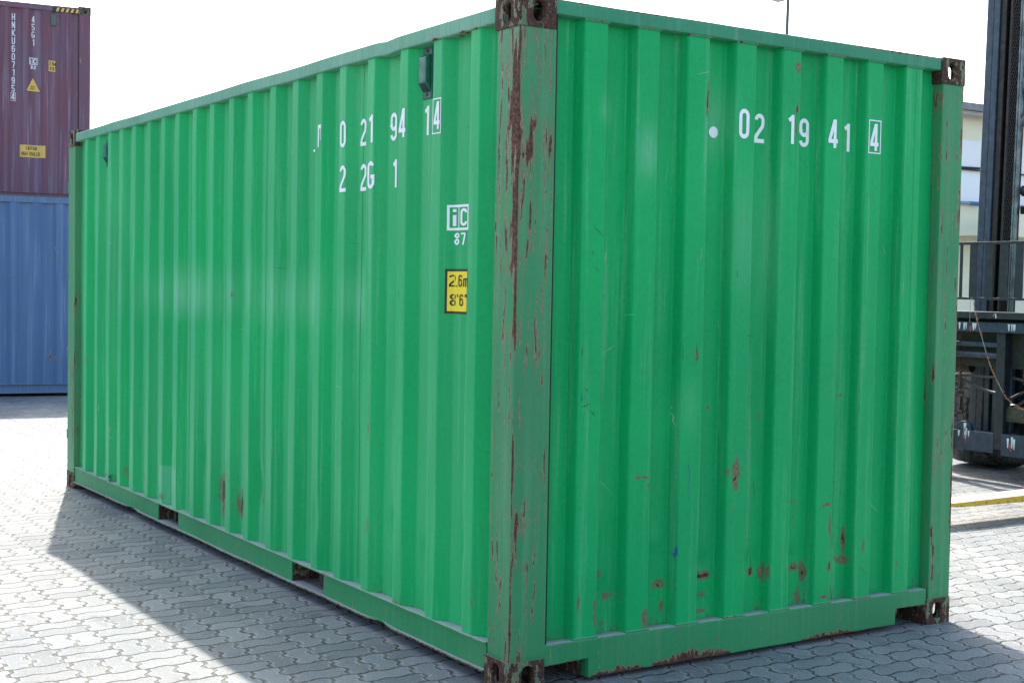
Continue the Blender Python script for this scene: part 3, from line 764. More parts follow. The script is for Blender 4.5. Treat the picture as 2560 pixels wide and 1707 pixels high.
for (x, y, sx, sy) in [(0, 0, 1, 1), (W, 0, -1, 1), (0, LN, 1, -1), (W, LN, -1, -1)]:
    casting(green, 'casting', .178, .162, H, (x, y, H - .118), sx, sy, 1, wear=cast_wear(.40))
    casting(green, 'casting', .178, .162, H, (x, y, 0), sx, sy, 0, wear=cast_wear(.36 if (x, y) == (0, 0) else .42))
MB().box(.1695, .1738, .007, .030, .16, 2.53).build('seal_strip', 'seal', green)
def rail_wear(c):
    t = max(0., (c.z - 2.552) / .02); e = max(0., (2.510 - c.z) / .01)
    r = .05 + .22 * t * (.7 + .6 * nz(c.y * 4, c.x * 4)) + .22 * blob(c.y, c.z, .45, 2.505, .35, .012) + .25 * blob(c.y, c.z, 1.03, 2.52, .01, .05)
    return (r, .55 + .3 * nz(c.y * 3, 2), .12 + .2 * t)
def rail_move(c):
    y = c.y; k = min(1, (y - .17) * 3) * min(1, (5.89 - y) * 3)
    return (c.x + .003 * nz(y * 2.2, 4) * k, y, c.z + .004 * nz(y * 1.7, 8) * k - .007 * math.exp(-((y - 1.06) / .05) ** 2))
mb = MB(); mb.box(.004, .064, .176, 5.882, 2.503, 2.565)
mb.build('top_side_rail', 'green_rail', green, bevel=.006, refine=[(1, .05), (2, .008)], wear=rail_wear, smooth=True, move=rail_move)
mb = MB(); mb.box(W - .064, W - .004, .176, 5.882, 2.503, 2.565)
mb.build('top_side_rail', 'green_rail', green, bevel=.006, wear=lambda c: (.1, .1, .1), smooth=True)
def trail_wear(c):
    t = max(0., (c.z - 2.572) / .012)
    r = .03 + .20 * t + .30 * blob(c.x, c.z, .55, 2.588, .28, .010) + .22 * blob(c.x, c.z, 2.0, 2.586, .3, .014) + .35 * blob(c.x, c.z, .20, 2.533, .03, .006)
    return (r, .10 + .12 * t, .10 + .30 * t)
mb = MB(); mb.box(.162, 2.276, .004, .064, 2.530, 2.586)
mb.build('top_end_rail', 'green_rail', green, bevel=.005, refine=[(0, .04), (2, .008)], wear=trail_wear, smooth=True,
         move=lambda c: (c.x, c.y, c.z + .002 * nz(c.x * 3, 1)))
mb = MB(); mb.box(.162, 2.276, LN - .064, LN - .004, 2.50, 2.586)
mb.build('top_end_rail', 'green_rail', green, bevel=.005, wear=lambda c: (.1, .1, .1), smooth=True)
# roof with its own shallow corrugation
mb = MB(); n = 116; vs = []
for i in range(n + 1):
    y = .10 + (LN - .2) * i / n; z = 2.566 + (.012 if (i // 2) % 2 else 0)
    vs += [(.06, y, z), (W - .06, y, z)]
mb.add(vs, [(2 * i, 2 * i + 1, 2 * i + 3, 2 * i + 2) for i in range(n)])
mb.build('roof_panel', 'green', green, wear=lambda c: (.1, .2, .2))
# beads between corrugation and rails on the end wall
for k in range(8):
    for z in (2.527, .170):
        mb = MB(); mb.tube([(EL[k] - .005, .0085, z), ((EL[k] + ER[k]) / 2, .0085, z), (ER[k] + .005, .0085, z)], .0046, 6)
        mb.build('weld_bead', 'green_frame', green, wear=lambda c: (.06 + .16 * (nz(c.x * 3, c.z) > .1), .1, .1))
# bottom end rail with two rebates
brz = .168
poly = [(.162, brz), (2.276, brz), (2.276, .095), (2.266, .095), (2.077, .097), (2.077, .026), (1.60, .022), (.95, .019), (.369, .016), (.369, .092), (.178, .085), (.162, .085)]
mb = MB(); mb.prism(poly, .004, .060, 'y')
def brail_wear(c):
    x, z = c.x, c.z; r = .02 + .15 * edge_w(z - .018, .010)
    def prof(a, b, h, pk): return h * max(0, math.sin(math.pi * min(1, max(0, (x - a) / (b - a)))) ** .6) if a < x < b else 0
    hgt = max(prof(.38, .66, .022, 0), prof(.63, 1.10, .050, 0) * (.45 + .6 * (x - .63) / .47 if x < .95 else 1.), prof(1.48, 1.84, .026, 0), prof(1.84, 2.08, .014, 0))
    if hgt > 0: r = max(r, .62 * (1 - max(0, (z - .018)) / hgt * .60)) if z - .018 < hgt * 1.25 else r
    if abs(x - .66) < .02 and z < .05: r = min(r, .1)
    r = max(r, .30 * blob(x, z, .17, .13, .012, .03), .32 * blob(x, z, 2.27, .14, .010, .05), .34 * blob(x, z, .27, .088, .12, .006), .32 * blob(x, z, 2.17, .098, .11, .006), .36 * blob(x, z, .70, .167, .012, .014), .3 * blob(x, z, .82, .166, .01, .02), .3 * blob(x, z, .45, .168, .05, .004), .32 * blob(x, z, .22, .163, .03, .006), .3 * blob(x, z, 1.02, .09, .006, .012), .26 * blob(x, z, .46, .13, .004, .03), .24 * blob(x, z, .60, .10, .003, .04), .24 * blob(x, z, 1.45, .12, .004, .04), .24 * blob(x, z, 1.6, .12, .004, .04))
    g = .10 + .10 * nz(x * 4, z * 4)
    return (r, g, .14 + .12 * nz(x * 3, z * 9) + .1 * blob(x, z, .7, .13, .04, .05))
mb.build('bottom_end_rail', 'green_frame', green, bevel=.004, refine=[(0, .016), (2, .010)], wear=brail_wear, smooth=True,
         move=lambda c: (c.x, c.y + .0015 * nz(c.x * 4, c.z * 6), c.z + (.002 * nz(c.x * 5, 3) if c.z < .05 else 0)))
for b_ in ((.360, .372, .061, .30, .016, .094), (2.075, 2.081, .061, .30, .026, .096)):
    MB().box(*b_).build('tunnel_plate', 'casting', green, wear=lambda c: (.42, 0, .3))
mb = MB(); mb.box(.162, 2.276, LN - .060, LN - .004, .02, .168)
mb.build('bottom_end_rail', 'green_frame', green, wear=lambda c: (.15, .1, .1))
# bottom side rail: channel with outward flanges, cut by two fork pockets
def low_wear(c):
    y, z = c.y, c.z; lo = z < .056; up = z > .157
    if .0115 < c.x < .0185: return (.02 + .06 * max(0, nz(y * 5, z * 9)), .02 + .2 * max(0, nz(y * 2, z)), .06 + .14 * max(0, .09 - z) / .04)
    r = .03 + (.33 + .1 * nz(y * 9, 2) if lo else 0) + ((.14 + .22 * max(0, nz(y * 7, 4))) if (up and c.x < .006) else 0)
    if .056 <= z <= .157: r = .01
    return (r, .14 + .2 * max(0, nz(y * 2, z)) + (.25 if (z < .09 and not lo) else 0), .06 + (.25 if lo else 0))
def low_move(c):
    y = c.y; x, z = c.x, c.z
    if c.x < .008:
        if z > .15: x += .004 * nz(y * 4, 1) + .003 * nz(y * 11, 2)
        if z < .06:
            x += .004 * nz(y * 5, 6) + .014 * math.exp(-((y - 1.05) / .05) ** 2) + .018 * math.exp(-((y - 4.55) / .09) ** 2) * (1 + .6 * math.sin(y * 70))
            z += .005 * nz(y * 1.6, 9) + .012 * math.exp(-((y - 1.02) / .07) ** 2) + .010 * math.exp(-((y - 4.5) / .10) ** 2) * (1 + .5 * math.sin(y * 90))
    return (x, y, z)
mb = MB()
mb.box(.001, .060, .176, 5.882, .1545, .160)            # top flange
mb.box(-.004, .060, .176, 5.882, .048, .054)           # bottom flange
for a, b in [(.176, 1.638), (2.002, 3.658), (4.020, 5.882)]: mb.box(.012, .018, a, b, .054, .1545)
mb.build('bottom_side_rail', 'green_frame', green, refine=[(1, .025)], wear=low_wear, move=low_move)
for a, b in [(1.638, 2.002), (3.658, 4.020)]:
    mb = MB(); mb.box(.0185, 2.38, a - .006, a, .0545, .154); mb.box(.0185, 2.38, b, b + .006, .0545, .154); mb.box(.062, 2.38, a, b, .048, .054)
    mb.box(1.1, 1.15, a, b, .10, .154)
    mb.build('fork_pocket', 'casting', green, wear=lambda c: (.44, .2, .5))
MB().box(W - .050, W - .044, .176, 5.882, .054, .1545).box(W - .06, W, .176, 5.882, .1545, .160).box(W - .06, W, .176, 5.882, .048, .054).build('bottom_side_rail', 'green_frame', green, wear=lambda c: (.1, 0, .1))
# dented lower panel edge clip and little lashing ring
pts = [(.010 + .03 * math.sin(a) * 0 - .012 * math.cos(a) * 0, 5.02 + .020 * math.cos(a), .185 + .020 * math.sin(a)) for a in [2 * math.pi * i / 16 * .8 for i in range(17)]]
MB().tube(pts, .005, 8).build('lashing_ring', 'vent_dark', green)
mb = MB(); mb.box(.075, W - .07, .065, LN - .07, .161, .19)
for i in range(1, 20): mb.box(.075, W - .07, .3 * i - .02, .3 * i + .02, .06, .1605)
mb.build('floor', 'dark', green)
mb = MB(); bx = [(s_, W - d_) for s_, d_ in bps]
vs = []
for s_, x_ in bx: vs += [(x_, s_, .161), (x_, s_, 2.505)]
mb.add(vs, [(2 * i, 2 * i + 2, 2 * i + 3, 2 * i + 1) for i in range(len(bx) - 1)])
mb.build('side_wall', 'green', green, wear=lambda c: (0, 0, 0))
for a, b in [(.125, 1.216), (1.222, 2.313)]:
    mb = MB(); mb.box(a, b, LN - .06, LN - .02, .17, 2.495)
    for z in (.5, 1.05, 1.6, 2.1): mb.box(a + .08, b - .08, LN - .02, LN - .005, z, z + .3)
    d = mb.build('door', 'green', green, wear=lambda c: (0, 0, 0))
    m2 = MB()
    for q in (.3, .75): m2.tube([(a + (b - a) * q, LN + .01, .2), (a + (b - a) * q, LN + .01, 2.45)], .017, 10)
    m2.build('locking_bar', 'chrome', d)

def vent(y0, y1, z0, z1, parent):
    x = D1 + .004; zc = (z0 + z1) / 2; ym = (y0 + y1) / 2; w = (y1 - y0)
    mb = MB(); mb.box(x - .009, x - .001, y0, y1, z0, z1)
    root = mb.build('vent', 'vent_dark', parent, bevel=.002)
    b = MB(); xo = .022
    poly = [(x - .009, z1 - .026), (xo, z1 - .042), (xo, z0 + .064), (x - .009, z0 + .028)]
    b.prism([(p, q) for p, q in poly], y0 + .008, y1 - .008, 'y')
    b.build('vent_cover', 'vent', root, bevel=.004)
    g = MB()
    for i in range(6):
        t0 = (i + .3) / 6.5
        for j in range(6):
            yy = y0 + .014 + (w - .030) * j / 5
            px = xo + (x - .009 - xo) * t0; pz = z0 + .064 - .036 * t0
            g.box(px - .0018, px + .002, yy, yy + .005, pz - .005, pz - .0015)
    g.build('vent_grille', 'seal', root)
    for z in (z1 - .014, z0 + .018):
        MB().tube([(x - .013, ym, z), (x - .008, ym, z)], .006, 8).build('bolt', 'bolt', root)
vent(.735, .812, 2.286, 2.497, green)
vent(5.197, 5.275, 2.286, 2.480, green)

# ================================================================== BACKGROUND CONTAINERS
def far_container(name, label, loc, rot, length, height, mat, amount=.0, seed=1, hazard=False):
    """long face lies on local y=0 and runs towards -x from the right-hand end at x=0"""
    t = thing(name, label, 'shipping container', loc, None, rot)
    bp = [(-length + .16, .045)]
    s = -length + .30
    while s < -.34:
        bp += [(s, .045), (s + .068, .008), (s + .140, .008), (s + .208, .045)]; s += .279
    bp.append((-.168, .045))
    def wr(c):
        x, z = c.x, c.z; r = 0.
        r = amount * max(0, nz(x * 3 + seed, z * 3)) ** 2
        g = .30 * max(0, nz(x * 5 + seed, z * .35, 3)) + .45 * max(0, nz(x * 14, z * .25, seed)) 
        g += .10 * (1 if profile_at(bp, x) > .03 else 0)
        return (r, min(1, g), .06)
    fcol = profile(bp)
    def profile_at(b, x): return fcol(x)
    zlo, zhi = .16, height - .10
    def dsp(s_, z): return .005 * nz(s_ * 1.5 + seed, z * .8, 2) + (.012 * blob(s_, z, -.68, 1.62, .05, .10) if hazard else 0)
    panel('side_wall', mat, t, bp, zlo, zhi, lambda a, d, z: (a, d, z), wr, dsp, zstep=.06)
    kw = dict(wear=lambda c: (.08 + .12 * nz(c.x * 3, c.z * 3), .2, .3))
    D_ = 2.438
    MB().box(-.164, -.004, .004, .10, .112, height - .116).build('corner_post', mat, t, refine=[(2, .1)], wear=lambda c: (.10 + (.25 * blob(c.x, c.z, -.09, 1.1, .03, .6) if hazard else 0), .1, .2))
    MB().box(-length + .004, -length + .164, .004, .10, .112, height - .116).build('corner_post', mat, t, **kw)
    MB().box(-length + .18, -.178, .004, .062, height - .098, height - .02).build('top_side_rail', mat, t, **kw)
    mb = MB(); mb.box(-length + .18, -.178, .004, .05, .155, .162); mb.box(-length + .18, -.178, .04, .05, .05, .155); mb.box(-length + .18, -.178, .004, .05, .044, .050)
    mb.build('bottom_side_rail', mat, t, **kw)
    MB().box(-length + .1, -.06, .07, D_ - .01, height - .07, height - .03).build('roof_panel', mat, t, **kw)
    mb = MB(); mb.box(-length + .05, -.03, D_ - .06, D_ - .02, .05, height - .05); mb.box(-.05, -.012, .10, D_ - .06, .12, height - .05)
    mb.box(-length + .012, -length + .05, .10, D_ - .06, .12, height - .05)
    mb.build('end_walls', mat, t, wear=lambda c: (.02, .1, .1))
    MB().box(-length + .1, -.1, .06, D_ - .06, .12, .16).build('floor', 'dark', t)
    for (x, y, sx, sy) in [(0, 0, -1, 1), (-length, 0, 1, 1), (0, D_, -1, -1), (-length, D_, 1, -1)]:
        # casting() builds long face on x=0: swap roles so that it suits a face on y=0
        c1 = casting(t, 'casting_dark', .162, .178, height, (x, y, height - .118), sx, sy, 1, wear=cast_wear(.30))
        c2 = casting(t, 'casting_dark', .162, .178, height, (x, y, 0), sx, sy, 0, wear=cast_wear(.30))
    def surf(s_, z, out): return (s_, fcol(s_) + dsp(s_, z) - out, z)
    return t, surf
MAT['casting_dark'] = paint_mat('dark_casting_steel', (.045, .035, .045), (.06, .045, .05), rough=.6, rust_scale=(30, 30, 14), rust_hi=(.10, .05, .04), dust=.2)
ang = math.atan2(-.12, .993)
nvec = Vector((math.sin(-ang), math.cos(ang), 0)).normalized()
dirv = Vector((math.cos(ang), math.sin(ang), 0))
pb = Vector((1.34, 14.2, 0)) + dirv * 1.62
blue, _ = far_container('shipping_container', 'blue steel shipping container standing on the paving at the far left, below the purple one', pb, ang, 12.19, 2.591, 'blue', amount=.45, seed=3)
pp = Vector((1.85, 16.615, 0)) + dirv * 1.262
grey_low, _ = far_container('shipping_container', 'hidden dark container under the purple one, behind the blue container', pp, ang, 12.19, 2.591, 'purple', seed=9)
purp, sp = far_container('shipping_container', 'tall faded purple shipping container with 45G1 markings, stacked behind the blue container', pp + Vector((0, 0, 2.606)), ang, 12.19, 2.896, 'purple', amount=.3, seed=5, hazard=True)
# positions along the purple face: s measured from the frame's left edge, 1.262 = right end; z from the ground
ox = -1.262; oz = -2.606
mb = MB()
def col_text(txt, s0, ztop, h, pitch, wide=1.0):
    for i, ch in enumerate(txt):
        w_ = glyph(ch)[1]
        stroke_text(mb, ch, sp, ox + s0 + (.046 - w_ * h) / 2 * wide, ztop - h - i * pitch + oz, h, 1, wide=wide, off=.003, t=.12)
col_text('HNKU6071954', .164, 5.318, .098, .1135)
frame(mb, sp, ox + .153, ox + .222, 4.068 + oz, 4.190 + oz, .005, off=.003)
mb.build('serial_number', 'white_old', purp)
mb = MB(); col_text('45G1', .434, 5.305, .094, .110); mb.build('size_code', 'white_old', purp)
mb = MB()
frame(mb, sp, ox + .402, ox + .518, 4.606 + oz, 4.706 + oz, .009, off=.003)
patch(mb, sp, ox + .446, ox + .451, 4.612 + oz, 4.700 + oz, off=.003, n=1)
stroke_text(mb, 'i', sp, ox + .408, 4.620 + oz, .070, 1, wide=.95, off=.003, t=.16)
stroke_text(mb, 'C', sp, ox + .460, 4.622 + oz, .068, 1, wide=1.35, off=.003, t=.15)
stroke_text(mb, '82', sp, ox + .424, 4.545 + oz, .050, 1, wide=1.4, off=.003, t=.17)
mb.build('approval_mark', 'white_old', purp)
mb = MB(); patch(mb, sp, ox + .670, ox + .768, 4.530 + oz, 4.688 + oz, 0, .003)
stroke_text(mb, '2.9m', sp, ox + .680, 4.618 + oz, .052, 1, wide=.95, mi=1, off=.005)
stroke_text(mb, "9'6\"", sp, ox + .686, 4.545 + oz, .052, 1, wide=.95, mi=1, off=.005, gap=.14)
mb.build('height_sticker', ['yellow_old', 'black'], purp)
mb = MB()
def tri(a, b, c, off, mi):
    n = 8; idx = {}; vs = []
    for i in range(n + 1):
        for j in range(n + 1 - i):
            u, v = i / n, j / n; w_ = 1 - u - v
            idx[(i, j)] = len(vs); vs.append(sp(a[0] * w_ + b[0] * u + c[0] * v, a[1] * w_ + b[1] * u + c[1] * v, off))
    fs = []
    for i in range(n):
        for j in range(n - i):
            fs.append((idx[(i, j)], idx[(i + 1, j)], idx[(i, j + 1)]))
            if j < n - i - 1: fs.append((idx[(i + 1, j)], idx[(i + 1, j + 1)], idx[(i, j + 1)]))
    mb.add(vs, fs, mi)
tri((ox + .456, 4.436 + oz), (ox + .352, 4.218 + oz), (ox + .572, 4.214 + oz), .003, 1)
tri((ox + .456, 4.422 + oz), (ox + .363, 4.226 + oz), (ox + .560, 4.222 + oz), .0045, 0)
stroke_text(mb, 'SUPER', sp, ox + .418, 4.278 + oz, .022, 1, wide=1.1, mi=1, off=.006)
stroke_text(mb, 'HEAVY', sp, ox + .416, 4.246 + oz, .022, 1, wide=1.1, mi=1, off=.006)
mb.build('warning_triangle', ['yellow_old', 'black'], purp)
mb = MB(); patch(mb, sp, ox + .281, ox + .632, 3.272 + oz, 3.449 + oz, 0, .003, n=24)
stroke_text(mb, 'CAUTION', sp, ox + .362, 3.378 + oz, .052, 1, wide=.86, mi=1, off=.005, gap=.10, t=.12)
stroke_text(mb, 'HIGH TRAILER', sp, ox + .302, 3.296 + oz, .052, 1, wide=.86, mi=1, off=.005, gap=.10, t=.12)
mb.build('caution_sticker', ['yellow_old', 'black'], purp)
mb = MB()
for i in range(5):
    a = ox + .765 + i * .068
    mb.add([(a, .0025, 5.400 + oz), (a + .036, .0025, 5.400 + oz), (a + .056, .0025, 5.455 + oz), (a + .020, .0025, 5.455 + oz)], [(0, 1, 2, 3)], 0)
mb.add([(ox + .72, .0034, 5.398 + oz), (ox + 1.08, .0034, 5.398 + oz), (ox + 1.08, .0034, 5.457 + oz), (ox + .72, .0034, 5.457 + oz)], [(0, 1, 2, 3)], 1)
mb.build('hazard_stripes', ['yellow_old', 'black'], purp)
v = MB(); v.box(ox + .695, ox + .775, .006, .046, 5.195 + oz, 5.36 + oz); v.build('vent', 'casting_dark', purp, bevel=.006, wear=lambda c: (0, .2, .2))

# ================================================================== FORKLIFT
fl = thing('forklift', 'large dark navy forklift with tall mast and load backrest, standing right of the green container', 'forklift', (8.4, 2.5, 0))
FO = Vector((8.4, 2.5, 0))
class FB(MB):
    def build(s, name, mats, parent=None, **k):
        s.v = [(x - FO.x, y - FO.y, z) for x, y, z in s.v]
        return MB.build(s, name, mats, parent, **k)
yc = 2.5
def mastx(z, x=6.95): return x + .023 * (z - 1.4)
def mbar(mb, y0, y1, x0, x1, z0=.36, z1=5.2, mi=0):
    v = []
    for z in (z0, z1):
        for y in (y0, y1):
            for x in (x0, x1): v.append((mastx(z, x), y, z))
    mb.add(v, [(0, 2, 3, 1), (4, 5, 7, 6), (0, 1, 5, 4), (2, 6, 7, 3), (0, 4, 6, 2), (1, 3, 7, 5)], mi)
for side in (1, -1):
    Y = lambda y: yc + side * (y - yc)
    mb = FB(); mbar(mb, Y(3.506), Y(3.575), 6.94, 7.20); mbar(mb, Y(3.445), Y(3.503), 6.94, 7.10); mbar(mb, Y(3.36), Y(3.506), 7.12, 7.20)
    m_ = mb.build('outer_mast_channel', 'mast', fl, bevel=.004)
    mb = FB(); mbar(mb, Y(3.388), Y(3.443), 6.955, 7.05, .45); mbar(mb, Y(3.33), Y(3.36), 6.965, 7.10, .45); mbar(mb, Y(3.30), Y(3.44), 7.05, 7.11, .45)
    mb.build('inner_mast_channel', 'grease', fl, bevel=.006)
    # leaf chain
    mb = FB(); z = 1.0
    while z < 5.1:
        k = int(round(z / .028)) % 2
        for q in range(3):
            y = 3.262 + .022 * q + (.011 if k else 0)
            mb.box(mastx(z, 6.962), mastx(z, 6.985), min(Y(y), Y(y + .009)), max(Y(y), Y(y + .009)), z, z + .034)
        mb.box(mastx(z, 6.968), mastx(z, 6.980), min(Y(3.256), Y(3.332)), max(Y(3.256), Y(3.332)), z + .010, z + .020)
        z += .028
    mb.build('lift_chain', 'chain', fl)
    mb = FB(); mbar(mb, Y(3.243), Y(3.335), 7.00, 7.05, .5)
    mb.build('chain_guard', 'grease', fl)
    for y, r in ((3.232, .0095), (3.202, .014)):
        FB().tube([(mastx(.6, 6.95), Y(y), .6), (mastx(5.2, 6.95), Y(y), 5.2)], r, 12).build('lift_cylinder', 'chrome', fl, smooth=True)
for z0, z1, m_ in [(3.572, 3.80, 'navy'), (3.336, 3.444, 'navy'), (3.166, 3.238, 'navy'), (2.345, 2.437, 'navy'), (2.198, 2.263, 'grease'), (4.6, 4.9, 'navy')]:
    mb = FB()
    if z0 == 2.345: mb.tube([(7.04, 1.82, 2.39), (7.04, 3.19, 2.39)], .046, 16)
    else: mb.box(mastx(z0, 7.0), mastx(z0, 7.10), 1.80, 3.20, z0, z1)
    mb.build('crossmember', m_, fl, bevel=.006 if z0 != 2.345 else 0, smooth=z0 == 2.345)
FB().tube([(7.02, 3.20, 2.95), (7.02, 3.14, 2.99), (7.02, 3.09, 2.95), (7.02, 3.06, 2.88)], .045, 12).build('hose_guide', 'pole', fl, smooth=True)
# load backrest
mb = FB(); mb.box(6.545, 6.575, 1.30, 3.62, 1.932, 1.955); mb.box(6.545, 6.575, 1.30, 3.62, 1.484, 1.504)
mb.build('backrest_rail', 'navy', fl, bevel=.003)
for a, b in [(3.393, 3.413), (3.248, 3.313), (3.098, 3.160), (2.948, 3.015), (2.802, 2.866), (2.65, 2.715), (2.5, 2.56), (2.35, 2.41), (2.2, 2.26), (2.05, 2.11), (1.9, 1.96), (1.75, 1.81), (1.6, 1.66), (1.45, 1.51)]:
    FB().box(6.550, 6.566, a, b, 1.504, 1.932).build('backrest_bar', 'navy', fl)
# carriage beams
top_beam = FB().box(6.58, 6.86, 1.25, 3.70, 1.333, 1.388).build('top_beam', 'navy', fl, bevel=.004)
mb = FB(); mb.box(6.62, 6.70, 1.25, 3.70, 1.222, 1.304)
beam = mb.build('upper_fork_bar', 'mast', fl, bevel=.006)
FB().box(6.76, 6.80, 1.30, 3.66, .93, 1.333).build('carriage_plate', 'dark', fl)
mb = FB(); mb.box(6.68, 6.74, 3.09, 3.70, 1.098, 1.136); mb.build('drilled_bar', 'mast', fl, bevel=.004)
FB().tube([(6.70, 3.09, 1.030), (6.70, 3.75, 1.032)], .028, 14).build('side_shift_cylinder', 'mast', fl, smooth=True)
for s in (1, -1):
    a, b = sorted((yc + s * (3.025 - yc), yc + s * (3.110 - yc)))
    FB().box(6.66, 6.74, a, b, .27, 1.222).build('carriage_upright', 'navy', fl, bevel=.005)
for y in (3.50, 3.44, 3.385, 3.30):
    FB().box(6.93, 7.0, y, y + .05, .38, 1.0).build('lower_channel', 'mast', fl, bevel=.004)
FB().box(7.0, 7.05, 3.12, 3.56, .34, 1.33).build('mast_foot_plate', 'navy', fl)
FB().box(6.92, 6.98, 3.15, 3.27, .38, .98).build('tilt_cover', 'mast', fl, bevel=.02)
# lower beam with lug
mb = FB(); mb.box(6.66, 6.74, 3.112, 3.75, .235, .400)
mb.prism([(3.54, .400), (3.48, .46), (3.44, .475), (3.40, .475), (3.36, .45), (3.34, .400)], 6.67, 6.71, 'x')
low_left = mb.build('lower_fork_bar', 'mast', fl, bevel=.004)
mb = FB(); mb.box(6.64, 6.74, 1.25, 3.022, .228, .405)
low_right = mb.build('lower_fork_bar', 'mast', fl, bevel=.004)
FB().box(6.68, 6.73, 3.36, 3.42, .13, .234).build('stop_lug', 'grease', fl)
FB().box(6.70, 6.86, 1.3, 3.07, .50, .62).build('ballast_bar', 'olive', fl, bevel=.01)
FB().box(6.80, 6.95, 2.3, 2.96, .80, 1.00).build('manifold_box', 'olive', fl, bevel=.01)
FB().box(6.82, 6.95, 2.4, 2.93, 1.00, 1.17).build('cardboard_sheet', 'cardboard', fl)
# white and pink paint runs
runs = {}
def run(y, z, w_, h_, mi=0, x=6.6185):
    part = beam if abs(x - 6.6185) < .0005 else low_left if abs(x - 6.6585) < .0008 else low_right if abs(x - 6.6385) < .0008 else top_beam
    mb = runs.setdefault((part.name, mi), (part, FB()))[1]
    n = 6; vs = []
    for i in range(n + 1):
        q = i / n; ww = w_ * (1 - .65 * q) * (1 + .3 * nz(i, y * 9)); vs += [(x, y - ww / 2 + .002 * nz(i * 2, y), z - h_ * q), (x, y + ww / 2, z - h_ * q)]
    mb.add(vs, [(2 * i, 2 * i + 1, 2 * i + 3, 2 * i + 2) for i in range(n)])
for y, w_, h_ in [(3.452, .020, .055), (3.405, .022, .060), (3.385, .016, .055), (3.31, .03, .06), (3.29, .02, .05), (2.963, .022, .055), (2.935, .016, .055), (2.915, .02, .055), (2.905, .012, .05)]:
    run(y, 1.294, w_, h_, 0)
for y, w_ in [(3.345, .02), (3.335, .016)]: run(y, 1.27, w_, .05, 1)
for y, z, w_, h_ in [(3.46, .395, .022, .05), (3.40, .46, .03, .10), (3.39, .42, .03, .09), (3.36, .40, .02, .05)]: run(y, z, w_, h_, 0, 6.6585)
for y, z, w_, h_ in [(3.41, .36, .016, .05), (3.385, .36, .014, .055)]: run(y, z, w_, h_, 1, 6.6582)
for y, z, w_, h_ in [(2.955, .375, .022, .075), (2.915, .39, .024, .09), (2.895, .375, .022, .085)]: run(y, z, w_, h_, 0, 6.6385)
for y, z, w_, h_ in [(2.94, .34, .014, .06), (2.925, .33, .012, .06)]: run(y, z, w_, h_, 1, 6.6382)
for y, z in [(3.085, 1.37), (3.065, 1.374), (3.06, 1.357)]: run(y, z, .016, .02, 1 if y > 3.08 else 0, 6.5785)
for (nm, mi), (part, m_) in runs.items():
    m_.v = [(a - FO.x, b - FO.y, c) for a, b, c in m_.v]; merge(part, m_, ('paint_drip', 'pink')[mi])
# hoses
def curve(pts, k=6):
    out = []; P = [Vector(p) for p in pts]
    for i in range(len(P) - 1):
        a, b, c, d = P[max(i - 1, 0)], P[i], P[i + 1], P[min(i + 2, len(P) - 1)]
        for j in range(k):
            t = j / k; out.append(.5 * ((2 * b) + (c - a) * t + (2 * a - 5 * b + 4 * c - d) * t * t + (3 * b - a - 3 * c + d) * t ** 3))
    out.append(P[-1]); return out
for pts in [[(6.75, 3.75, .84), (6.75, 3.58, .848), (6.75, 3.444, .853), (6.75, 3.298, .848), (6.75, 3.10, .858)],
            [(6.75, 3.70, .83), (6.75, 3.583, .824), (6.75, 3.478, .80), (6.75, 3.367, .766), (6.75, 3.251, .733), (6.75, 3.10, .715)],
            [(6.75, 3.03, .86), (6.75, 2.9, .84), (6.75, 2.75, .80)], [(6.75, 3.02, .69), (6.75, 2.92, .74), (6.75, 2.8, .79)], [(6.75, 3.02, .63), (6.75, 2.93, .65), (6.75, 2.80, .76)]]:
    FB().tube(curve(pts), .0125, 10).build('hydraulic_hose', 'hose', fl, smooth=True)
# hanging chain
for i in range(16):
    z = 1.15 - i * .030; r_ = .016; a = (i % 2) * math.pi / 2
    pts = [(6.72 + r_ * .6 * math.cos(q) * math.sin(a), 3.52 - .0015 * i + r_ * .6 * math.cos(q) * math.cos(a), z + r_ * math.sin(q)) for q in [2 * math.pi * j / 12 for j in range(13)]]
    FB().tube(pts, .0035, 6, cap=False).build('chain_link', 'grease', fl, smooth=True)
FB().tube([(6.72, 3.498, .68), (6.72, 3.507, .56)], .011, 8).build('locking_pin', 'grease', fl)
FB().tube([(6.85, 3.8, .915), (6.85, 3.50, .915)], .045, 14).build('tilt_cylinder', 'grease', fl, smooth=True)
# wheels
def wheel(x, y, w_, R_):
    mb = FB(); prof = [(-w_ / 2 * .78, R_ * .55), (-w_ / 2, R_ * .70), (-w_ / 2, R_ * .90), (-w_ / 2 * .86, R_ * .985), (0, R_), (w_ / 2 * .86, R_ * .985), (w_ / 2, R_ * .90), (w_ / 2, R_ * .70), (w_ / 2 * .78, R_ * .55)]
    n = 48; vs = []
    for k in range(n):
        a = 2 * math.pi * k / n
        for p, r_ in prof: vs.append((x + r_ * math.cos(a), y + p, R_ + r_ * math.sin(a)))
    m_ = len(prof); fs = [(k * m_ + i, k * m_ + i + 1, ((k + 1) % n) * m_ + i + 1, ((k + 1) % n) * m_ + i) for k in range(n) for i in range(m_ - 1)]
    mb.add(vs, fs)
    t_ = mb.build('wheel', 'tyre', fl, smooth=True)
    r2 = FB(); r2.tube([(x, y - w_ * .30, R_), (x, y + w_ * .30, R_)], R_ * .56, 32); r2.tube([(x, y - w_ * .36, R_), (x, y - w_ * .3, R_)], R_ * .22, 20); r2.build('rim', 'cardboard', t_, smooth=True, sharp=30)
wheel(7.58, 3.86, .56, .62); wheel(7.58, 1.14, .56, .62); wheel(10.4, 3.35, .4, .5); wheel(10.4, 1.65, .4, .5)
FB().box(7.25, 10.9, 1.62, 3.38, .32, 1.30).build('chassis', 'navy', fl, bevel=.03)
